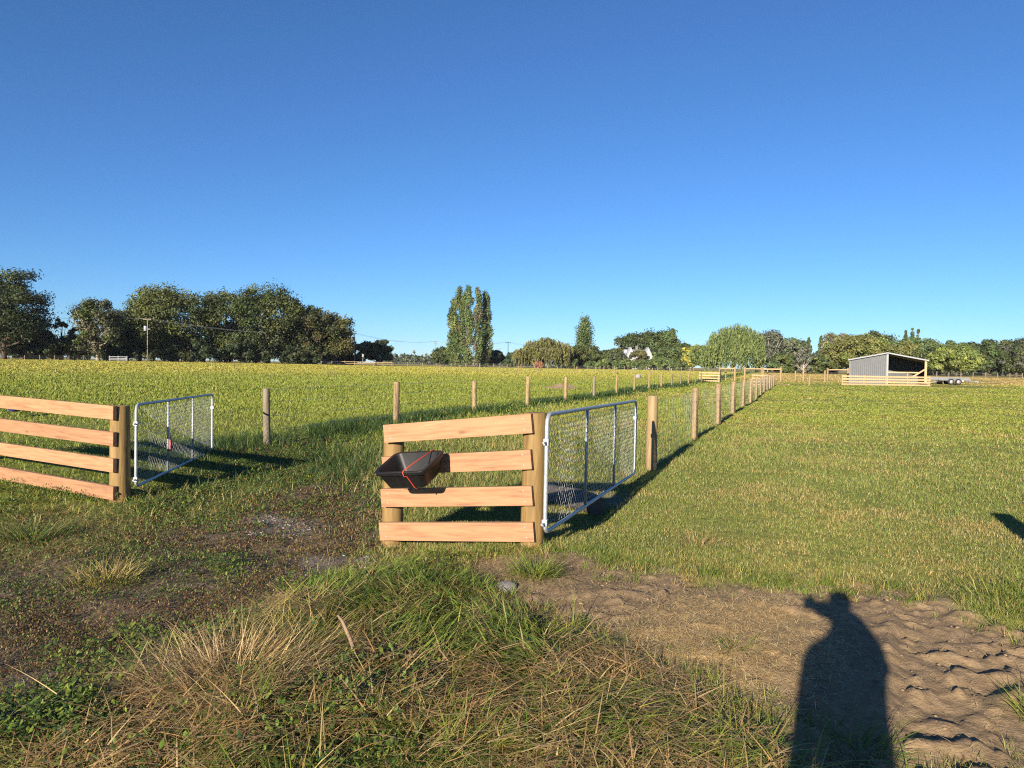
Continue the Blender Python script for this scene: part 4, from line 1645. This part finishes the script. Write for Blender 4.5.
        cs = np.stack([dd[:, 0] * W * .62, dd[:, 1] * D * .62, H * .42 + dd[:, 2] * H * .43], -1)
        parts.append(blob_leaves(cs, np.full(k, W * .28), int(100 * dens), lf, cols, .9, .2, .3))
        tr_ = .035 * H
        limbs.tube([(0, 0, -.2), (.1, 0, H * .25), (0, .1, H * .5)], [tr_ * 1.4, tr_, tr_ * .5], 8)
        for i in range(9):
            c = cs[i]
            limbs.tube([(0, 0, H * .22), tuple(c * .5 + np.array([0, 0, H * .15])), tuple(c)], [tr_ * .6, tr_ * .4, tr_ * .1], 5)
    V = np.concatenate([p_[0] for p_ in parts])
    off, Fs = 0, []
    for p_ in parts:
        Fs.append(p_[1] + off)
        off += len(p_[0])
    mesh_np('crown', V, np.concatenate(Fs), MAT['leaf'], root, np.concatenate([p_[2] for p_ in parts]))
    limbs.build('trunk', MAT[bark], root)
    return root


OAK = [(.055, .075, .018), (.075, .09, .02), (.04, .06, .018), (.095, .10, .025)]
DOAK = [(.03, .045, .014), (.045, .06, .018), (.06, .07, .02)]
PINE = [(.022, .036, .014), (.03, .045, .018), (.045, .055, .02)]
BRONZE = [(.075, .07, .024), (.095, .08, .028), (.055, .062, .02)]
GUM = [(.07, .075, .035), (.09, .085, .04), (.055, .06, .03)]
POP = [(.055, .085, .025), (.075, .105, .03), (.06, .08, .03), (.10, .115, .035)]
WIL = [(.10, .13, .03), (.13, .15, .04), (.08, .11, .03)]
OLV = [(.105, .108, .03), (.125, .12, .035), (.08, .09, .026)]
GREYG = [(.07, .08, .055), (.09, .095, .065), (.06, .065, .045)]
GREY = [(.12, .105, .075), (.15, .125, .09), (.09, .085, .06)]
YEL = [(.30, .26, .03), (.26, .24, .04)]
MID = [(.06, .09, .03), (.05, .075, .025), (.085, .105, .035)]

BRIGHT = 1.45
TREES = [
    # name, px, ytop, ybase, half width px, depth, kind, colours, label, extras
    ('broad_conifer', 4, 268, 361, 42, 155, 'layer', PINE + DOAK[1:], 'huge dark layered conifer cut by the left edge', dict(dens=1.5)),
    ('shrub', 26, 340, 361, 16, 162, 'bush', PINE, 'dark shrub under the huge layered conifer', {}),
    ('small_tree', 43, 327, 361, 9, 166, 'broad', PINE + DOAK, 'dark small tree right of the huge conifer', {}),
    ('slender_tree', 61, 315, 361, 15, 168, 'sparse', DOAK + GUM, 'slender gappy tree with sky showing between its twigs', {}),
    ('shrub', 62, 334, 361, 20, 164, 'bush', PINE, 'dark shrub under the slender gappy tree', {}),
    ('gum_tree', 98, 297, 361, 22, 163, 'gum', GUM + OAK[:1], 'olive gum tree with pale leaning trunk and drooping crown', dict(bark='palebark', base_frac=.06, dens=1.2)),
    ('shrub', 118, 338, 361, 15, 176, 'bush', PINE, 'dark shrub between the gum tree and the transformer pole', {}),
    ('broadleaf_tree', 170, 281, 362, 40, 184, 'broad', OAK, 'tallest wide broadleaf tree behind the transformer pole', dict(dens=1.4)),
    ('broadleaf_tree', 140, 306, 362, 22, 186, 'broad', DOAK + OAK[:1], 'lower broadleaf tree on the left shoulder of the tallest wide tree', {}),
    ('broadleaf_tree', 226, 283, 363, 27, 190, 'broad', OAK + DOAK, 'broadleaf tree right of the tallest wide tree', dict(dens=1.2)),
    ('broadleaf_tree', 268, 281, 364, 31, 194, 'broad', DOAK + OAK, 'dark rounded broadleaf tree in the middle of the left wood', dict(dens=1.3)),
    ('broadleaf_tree', 306, 303, 365, 20, 199, 'broad', BRONZE + DOAK, 'bronze tinged tree stepping down from the rounded dark tree', {}),
    ('broadleaf_tree', 334, 310, 365, 22, 204, 'broad', BRONZE + OAK, 'brown topped tree at the right end of the left wood', {}),
    ('shrub', 190, 338, 362, 26, 180, 'bush', PINE + DOAK[:1], 'dark undergrowth bush below the tallest wide tree', {}),
    ('shrub', 245, 341, 363, 26, 187, 'bush', PINE + DOAK[:1], 'dark undergrowth bush below the middle of the left wood', {}),
    ('shrub', 300, 343, 364, 26, 194, 'bush', PINE + BRONZE[2:], 'dark undergrowth bush below the bronze tinged tree', {}),
    ('scraggly_conifer', 376, 340, 366, 16, 232, 'layer', PINE, 'scraggly low conifer right of the transformer pole', dict(dens=.8)),
    ('round_bush', 444, 346.5, 364.5, 11, 292, 'bush', DOAK, 'round dark bush at the left foot of the poplars', {}),
    ('poplar', 453, 300, 365, 6.5, 262, 'poplar', POP, 'shortest bushy poplar on the left flank of the poplar row', {}),
    ('poplar', 459, 288, 365, 7, 256, 'poplar', POP, 'second poplar of the row, left of the tallest', {}),
    ('poplar', 467, 286.5, 365, 8, 252, 'poplar', POP, 'tallest poplar of the row, left of the narrow gap', {}),
    ('poplar', 477.5, 288, 365, 6, 252, 'poplar', POP + GREY[:1], 'slim poplar just right of the narrow gap', {}),
    ('poplar', 485.5, 293, 365, 7, 256, 'poplar', POP + GREY[:1], 'rightmost poplar of the row', {}),
    ('low_conifer', 491, 349, 366, 12, 300, 'layer', PINE, 'low dark conifer at the right foot of the poplars', {}),
    ('shrub', 512, 352, 367, 8, 330, 'bush', PINE, 'bluish dark shrub between the pole and the olive tree', {}),
    ('olive_tree', 544, 338.5, 368.5, 25, 240, 'willow', OLV + BRONZE, 'wide domed olive brown tree left of the single poplar', {}),
    ('rust_bush', 538, 361, 368.5, 5, 225, 'bush', [(.2, .09, .04), (.16, .08, .04)], 'small rusty bush at the foot of the olive brown tree', {}),
    ('poplar', 584.5, 320, 368.5, 11, 262, 'poplar', MID + POP, 'single broad poplar rising above the garden trees', {}),
    ('round_tree', 586, 345, 369, 18, 252, 'broad', DOAK + BRONZE[2:], 'round dark tree in front of the single poplar', {}),
    ('round_tree', 612, 347, 369, 12, 268, 'broad', DOAK + GREYG[:1], 'small purplish dark tree behind the wide crossarm pole', {}),
    ('spreading_tree', 639, 331.5, 369.5, 20, 300, 'broad', DOAK + GREYG[2:], 'spreading dark tree behind the white house', {}),
    ('spreading_tree', 660, 327.5, 369.5, 20, 296, 'broad', DOAK + MID[:1], 'higher spreading tree over the right end of the white house', {}),
    ('round_tree', 673, 345, 370, 14, 270, 'broad', MID + DOAK, 'green tree right of the white house', {}),
    ('bronze_bush', 639.5, 348, 369, 8, 250, 'bush', BRONZE + GREY[2:], 'bronze bush covering the middle of the white house', {}),
    ('round_tree', 683, 343, 370, 9, 290, 'broad', DOAK, 'dark tree behind the thin plain pole', {}),
    ('golden_tree', 692, 343.5, 370, 10, 262, 'broad', YEL + WIL, 'golden yellow tree beside the thin plain pole', {}),
    ('small_willow', 706, 344, 371, 14, 215, 'broad', WIL + MID, 'small pale green tree left of the big willow', {}),
    ('big_willow', 733, 324.5, 371.5, 25, 205, 'willow', WIL + MID, 'big weeping willow behind the tall post frames', dict(dens=1.5)),
    ('grey_gum', 768, 327.5, 372, 15, 225, 'gum', GREYG, 'grey gum tree with bare pale limbs right of the big willow', dict(bark='palebark', base_frac=.1)),
    ('broadleaf_tree', 790, 336, 373, 17, 235, 'broad', GREYG + MID, 'mixed brown and green tree right of the grey gum', {}),
    ('grey_bush', 803, 347, 373.5, 13, 200, 'sparse', GREYG + GREY[:1], 'bare twiggy grey bush in front of the brown and green tree', dict(bark='palebark', base_frac=.03)),
    ('dark_bush', 782, 352, 373, 14, 205, 'bush', MID + DOAK, 'dark green bush below the grey gum', {}),
    ('dark_bush', 820, 355, 374, 14, 205, 'bush', DOAK + OLV[2:], 'dark bush left of the frame by the shed', {}),
    ('spiky_conifer', 808, 337, 374, 7, 300, 'conifer', DOAK, 'leftmost spiky conifer behind the twiggy bush', {}),
    ('spiky_conifer', 820, 336, 374, 7, 300, 'conifer', DOAK, 'spiky conifer left of the dead topped tree', {}),
    ('dead_topped_tree', 836, 330, 374, 14, 225, 'gum', OLV + GREY, 'tree with pale dead limbs on top, left of the shed', dict(bark='palebark', base_frac=.2)),
    ('olive_tree', 858, 333, 375, 30, 210, 'broad', OLV + WIL[:1], 'wide olive tree rising behind the left half of the shed', dict(dens=1.3)),
    ('broadleaf_tree', 873, 330.5, 375, 20, 280, 'broad', MID + DOAK, 'dark green tree top behind the wide olive tree', {}),
    ('olive_tree', 898, 340, 375, 20, 215, 'broad', OLV + MID[:1], 'olive tree behind the right half of the shed', {}),
    ('spiky_conifer', 904.5, 330, 375, 4, 290, 'conifer', DOAK, 'left spike of the three conifer tops above the shed', {}),
    ('spiky_conifer', 911, 327.5, 375, 4.5, 290, 'conifer', DOAK, 'middle and highest spike of the three conifer tops', {}),
    ('spiky_conifer', 917, 328.5, 375, 5, 290, 'conifer', DOAK, 'right spike of the three conifer tops', {}),
    ('broadleaf_tree', 917, 337, 375.5, 22, 260, 'broad', MID, 'rounded green tree beneath the three conifer tops', {}),
    ('dark_bush', 932, 350, 376, 10, 222, 'broad', DOAK, 'dark gap-filling tree between the shed and the bright round tree', {}),
    ('bright_tree', 956, 344.5, 376.5, 22, 200, 'broad', [(.12, .15, .03), (.15, .17, .045), (.09, .12, .03)], 'bright green round tree behind the trailer', dict(dens=1.3)),
    ('broadleaf_tree', 948, 339.5, 376, 10, 260, 'broad', MID + DOAK, 'dark treetop over the left of the bright round tree', {}),
    ('broadleaf_tree', 966, 340, 376, 13, 260, 'broad', MID + DOAK, 'dark treetop over the right of the bright round tree', {}),
    ('tall_pine', 986, 339.5, 376.5, 13, 230, 'broad', DOAK + MID[1:2], 'dark pine right of the bright round tree', {}),
    ('tall_pine', 1000, 348, 376.5, 10, 245, 'broad', DOAK, 'lower dark pine between two taller ones near the right edge', {}),
    ('tall_pine', 1016, 337, 377, 18, 225, 'broad', DOAK + GREYG[2:], 'tall dark bushy pine at the right edge', dict(bark='bark', base_frac=.1)),
    ('tall_pine', 1042, 330, 377, 20, 225, 'broad', DOAK, 'dark pine just leaving the right edge', {}),
]
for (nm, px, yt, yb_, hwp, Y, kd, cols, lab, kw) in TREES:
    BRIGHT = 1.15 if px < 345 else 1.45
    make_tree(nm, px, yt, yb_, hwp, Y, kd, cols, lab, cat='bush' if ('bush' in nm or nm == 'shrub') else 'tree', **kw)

for i, (px, yt, hwp, cols) in enumerate([(556, 362, 8, MID), (570, 358, 8, DOAK + MID), (592, 361, 9, MID), (603, 359, 7, MID + WIL), (617, 360, 8, MID), (629, 358, 8, MID + WIL),
                                         (643, 359, 9, DOAK + MID), (657, 357, 8, WIL + MID), (668, 358, 8, MID), (680, 361, 8, DOAK + MID)]):
    make_tree('garden_shrub', px, yt, 369.8, hwp, 236 + (i % 3) * 3, 'bush', cols, 'low shrub in the hedge row in front of the white house and garden', cat='bush',
              group='shrubs in front of the garden', dens=.6)
for i, px in enumerate((770, 800, 830, 868, 905, 940, 975, 1000, 1030)):
    make_tree('under_shrub', px, 358, 376, 22, 232, 'bush', DOAK + PINE, 'dark undergrowth at the feet of the trees behind the shed', cat='bush', group='undergrowth behind the shed', dens=.6)
# gaps between the trunks of the left wood
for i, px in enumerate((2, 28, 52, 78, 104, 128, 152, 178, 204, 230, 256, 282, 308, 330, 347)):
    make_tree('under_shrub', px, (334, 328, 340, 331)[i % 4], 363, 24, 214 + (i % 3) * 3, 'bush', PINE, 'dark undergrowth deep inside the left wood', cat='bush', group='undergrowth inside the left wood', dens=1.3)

# far treeline on the horizon
rng = np.random.default_rng(5)
cs, rs = [], []
for px in np.arange(380, 530, 1.1):
    Y = 620 + rng.uniform(-40, 60)
    h = rng.uniform(5, 10) + (4 if rng.random() < .25 else 0)
    X = pxX(px, Y)
    for k in range(3):
        cs.append((X + rng.normal(0, 1), Y, gz(X, Y) + h * (k + .4) / 3))
        rs.append(2.4 * (1.25 - .3 * k))
V, Fa, C = blob_leaves(np.array(cs), np.array(rs), 26, .95, DOAK + GREYG, 1.2, .2, .3)
o = mesh_np('far_treeline', V, Fa, MAT['leaf'], colors=C)
tag(o, 'hazy line of distant trees on the horizon beside the poplars', 'treeline', kind='stuff')

# ------------------------------------------------------------------ house
YH = 272
hx = pxX(638, YH)
hz = gz(hx, YH)
house = empty('house', (hx, YH, hz))
tag(house, 'white gabled house half hidden among garden trees', 'house')
hwid = 14.5 * YH / F_PX
mb = MB()
mb.box((-hwid, 0, 0), (hwid, 8, 3.2))
mb.build('wall', MAT['white'], house)
top = 8.4
mb = MB()
mb._add([(-hwid - .4, -.4, 3.1), (hwid + .4, -.4, 3.1), (hwid + .4, 8.4, 3.1), (-hwid - .4, 8.4, 3.1), (-hwid + .6, 4, top - .8), (hwid - .6, 4, top - .8)],
        [(0, 1, 5, 4), (1, 2, 5), (2, 3, 4, 5), (3, 0, 4), (3, 2, 1, 0)])
rf = mb.build('roof', MAT['roofgrey'], house)
for xx in (-hwid * .55, hwid * .66):
    mb = MB()
    w2 = 2.4
    mb._add([(xx - w2, -.6, 2.9), (xx + w2, -.6, 2.9), (xx, -.6, top), (xx - w2, 4, 2.9), (xx + w2, 4, 2.9), (xx, 4, top)], [(0, 1, 2), (5, 4, 3), (0, 3, 4, 1)])
    ga = mb.build('gable', MAT['white'], house)
    mb = MB()
    mb.bar((xx - w2 - .25, 1.5, 2.7), (xx + .02, 1.5, top + .12), 4.6, .16)
    mb.bar((xx + w2 + .25, 1.5, 2.7), (xx - .02, 1.5, top + .14), 4.6, .16)
    mb.build('gable_roof', MAT['roofgrey'], ga)
    mb = MB()
    mb.box((xx - .6, -.66, 3.9), (xx + .6, -.62, 5.2))
    mb.build('window', MAT['glass'], house)
mb = MB()
mb.box((-.5, 3.6, top - 1.2), (.4, 4.4, top + .7))
mb.build('chimney', MAT['stone'], rf)


# ------------------------------------------------------------------ the photographer (behind the viewpoint; the shadow is in the picture)
def skin_body(name, verts, edges, radii, mat, parent, sub=2):
    me = bpy.data.meshes.new(name)
    me.from_pydata(verts, edges, [])
    o = bpy.data.objects.new(name, me)
    COL.objects.link(o)
    o.parent = parent
    sk = o.modifiers.new('skin', 'SKIN')
    sk.use_smooth_shade = True
    for i, r_ in enumerate(radii):
        rx, ry = r_ if isinstance(r_, tuple) else (r_, r_)
        me.skin_vertices[0].data[i].radius = (rx, ry)
        me.skin_vertices[0].data[i].use_root = (i == 0)
    s = o.modifiers.new('sub', 'SUBSURF')
    s.levels = s.render_levels = sub
    me.materials.append(mat)
    return o


PX, PY = .04, -.40
person = empty('person', (PX, PY, gz(PX, PY)))
tag(person, 'person in a dark jacket holding a phone up, casting the long shadow', 'person')
B = [(0, 0, .98), (0, .0, 1.15), (0, .0, 1.36), (0, .0, 1.50), (0, .02, 1.60), (0, .04, 1.70), (0, .03, 1.80),
     (.09, 0, .90), (.11, .0, .50), (.115, -.02, .10), (.125, .12, .05),
     (-.09, 0, .90), (-.11, .0, .50), (-.115, -.02, .10), (-.125, .12, .05),
     (.19, -.01, 1.45), (.15, .13, 1.60), (.03, .26, 1.625), (-.075, .37, 1.625),
     (-.19, -.01, 1.45), (-.22, -.02, 1.20), (-.24, .03, .98), (-.245, .05, .88)]
E = [(0, 1), (1, 2), (2, 3), (3, 4), (4, 5), (5, 6), (0, 7), (7, 8), (8, 9), (9, 10), (0, 11), (11, 12), (12, 13), (13, 14),
     (3, 15), (15, 16), (16, 17), (17, 18), (3, 19), (19, 20), (20, 21), (21, 22)]
RR = [(.15, .11), (.14, .10), (.17, .11), (.10, .08), .055, (.078, .095), (.07, .085), .09, .06, .04, .04, .09, .06, .04, .04, .06, .045, .042, .042, .06, .045, .032, .026]
skin_body('body', B, E, RR, MAT['skin'], person)
J = [(0, 0, .80), (0, 0, 1.12), (0, 0, 1.38), (0, 0, 1.50), (.165, .0, 1.46), (.13, .13, 1.60), (-.035, .335, 1.625), (-.19, -.01, 1.46), (-.22, -.02, 1.20), (-.24, .025, 1.0)]
skin_body('jacket', J, [(0, 1), (1, 2), (2, 3), (3, 4), (4, 5), (5, 6), (3, 7), (7, 8), (8, 9)],
          [(.185, .135), (.17, .125), (.19, .13), (.10, .09), .075, .068, .058, .075, .062, .046], MAT['jacket'], person)
T = [(0, 0, .96), (.10, 0, .88), (.115, 0, .50), (.12, -.02, .10), (-.10, 0, .88), (-.115, 0, .50), (-.12, -.02, .10)]
skin_body('trousers', T, [(0, 1), (1, 2), (2, 3), (0, 4), (4, 5), (5, 6)], [(.17, .13), .115, .085, .068, .115, .085, .068], MAT['denim'], person)
for sgn in (-1, 1):
    skin_body('boot', [(sgn * .12, -.03, .20), (sgn * .12, -.03, .05), (sgn * .125, .09, .045), (sgn * .13, .17, .04)], [(0, 1), (1, 2), (2, 3)], [.072, .06, .052, .042], MAT['boot'], person)
skin_body('hair', [(0, -.02, 1.70), (0, .01, 1.80), (0, .06, 1.815)], [(0, 1), (1, 2)], [(.085, .08), (.088, .09), (.06, .03)], MAT['hair'], person)
for k in range(4):
    zz = 1.622 + k * .019
    skin_body('finger', [(-.05, .362, 1.60 + .014 * k), (-.03, .372, zz), (-.05, .386, zz + .002), (-.075, .389, zz + .001)],
              [(0, 1), (1, 2), (2, 3)], [.012, .010, .009, .008], MAT['skin'], person, 1)
    skin_body('finger', [(-.25 + .0, .025 + .018 * k, .87), (-.25, .022 + .021 * k, .82), (-.242, .026 + .02 * k, .78 + .006 * abs(k - 1.5)), (-.228, .03 + .02 * k, .765 + .006 * abs(k - 1.5))],
              [(0, 1), (1, 2), (2, 3)], [.012, .010, .009, .008], MAT['skin'], person, 1)
skin_body('thumb', [(-.06, .36, 1.60), (-.075, .352, 1.62), (-.09, .352, 1.64)], [(0, 1), (1, 2)], [.013, .011, .009], MAT['skin'], person, 1)
skin_body('thumb', [(-.245, .07, .89), (-.23, .1, .855), (-.225, .105, .82)], [(0, 1), (1, 2)], [.013, .011, .009], MAT['skin'], person, 1)
mb = MB()
mb.box((-.12, -.034, 1.612), (-.045, -.026, 1.692))
ph = mb.build('phone', MAT['phone'], bevel=.003, loc=(.055, 0, 0))
tag(ph, 'black phone held up in one hand by the photographer', 'phone')

# ------------------------------------------------------------------ light, sky, air
SUN_AZ, SUN_EL = R(23.2), R(16.9)
sd = bpy.data.lights.new('sun', 'SUN')
sd.energy = 5.0
sd.angle = R(.5)
sd.color = (1, .88, .72)
so = bpy.data.objects.new('sun', sd)
COL.objects.link(so)
dirv = Vector((math.sin(SUN_AZ) * math.cos(SUN_EL), math.cos(SUN_AZ) * math.cos(SUN_EL), -math.sin(SUN_EL)))
so.rotation_euler = dirv.to_track_quat('-Z', 'Y').to_euler()
wd = bpy.data.worlds.new('World')
scene.world = wd
wd.use_nodes = True
nt = wd.node_tree
nt.nodes.clear()
sk = nt.nodes.new('ShaderNodeTexSky')
sk.sky_type = 'NISHITA'
sk.sun_disc = False
sk.sun_elevation = SUN_EL
sk.sun_rotation = math.pi + SUN_AZ
sk.altitude = 700
sk.air_density = 0.95
sk.dust_density = 0.0
sk.ozone_density = 7.7
bg = nt.nodes.new('ShaderNodeBackground')
bg.inputs[1].default_value = .065
wo_ = nt.nodes.new('ShaderNodeOutputWorld')
nt.links.new(sk.outputs[0], bg.inputs[0])
nt.links.new(bg.outputs[0], wo_.inputs[0])

vs = scene.view_settings
scene.display_settings.display_device = 'sRGB'
vs.view_transform = 'Standard'
vs.look = 'None'
vs.exposure = 1.2
vs.gamma = 1
vs.use_curve_mapping = False
scene.cycles.max_bounces = 6
scene.cycles.use_denoising = False
scene.cycles.filter_width = 1.15
scene.cycles.sample_clamp_indirect = 4

hz_m = bpy.data.materials.new('air')
hz_m.use_nodes = True
nt = hz_m.node_tree
nt.nodes.clear()
out = nt.nodes.new('ShaderNodeOutputMaterial')
pv = nt.nodes.new('ShaderNodeVolumePrincipled')
pv.inputs['Color'].default_value = (.78, .88, 1, 1)
pv.inputs['Density'].default_value = .00006
nt.links.new(pv.outputs[0], out.inputs['Volume'])
mb = MB()
zt = 36.0
mb.box((-1500, -200, float(GZ.min()) - 1.0), (1500, 1600, zt))
hzo = mb.build('haze', hz_m)
tag(hzo, kind='stuff')
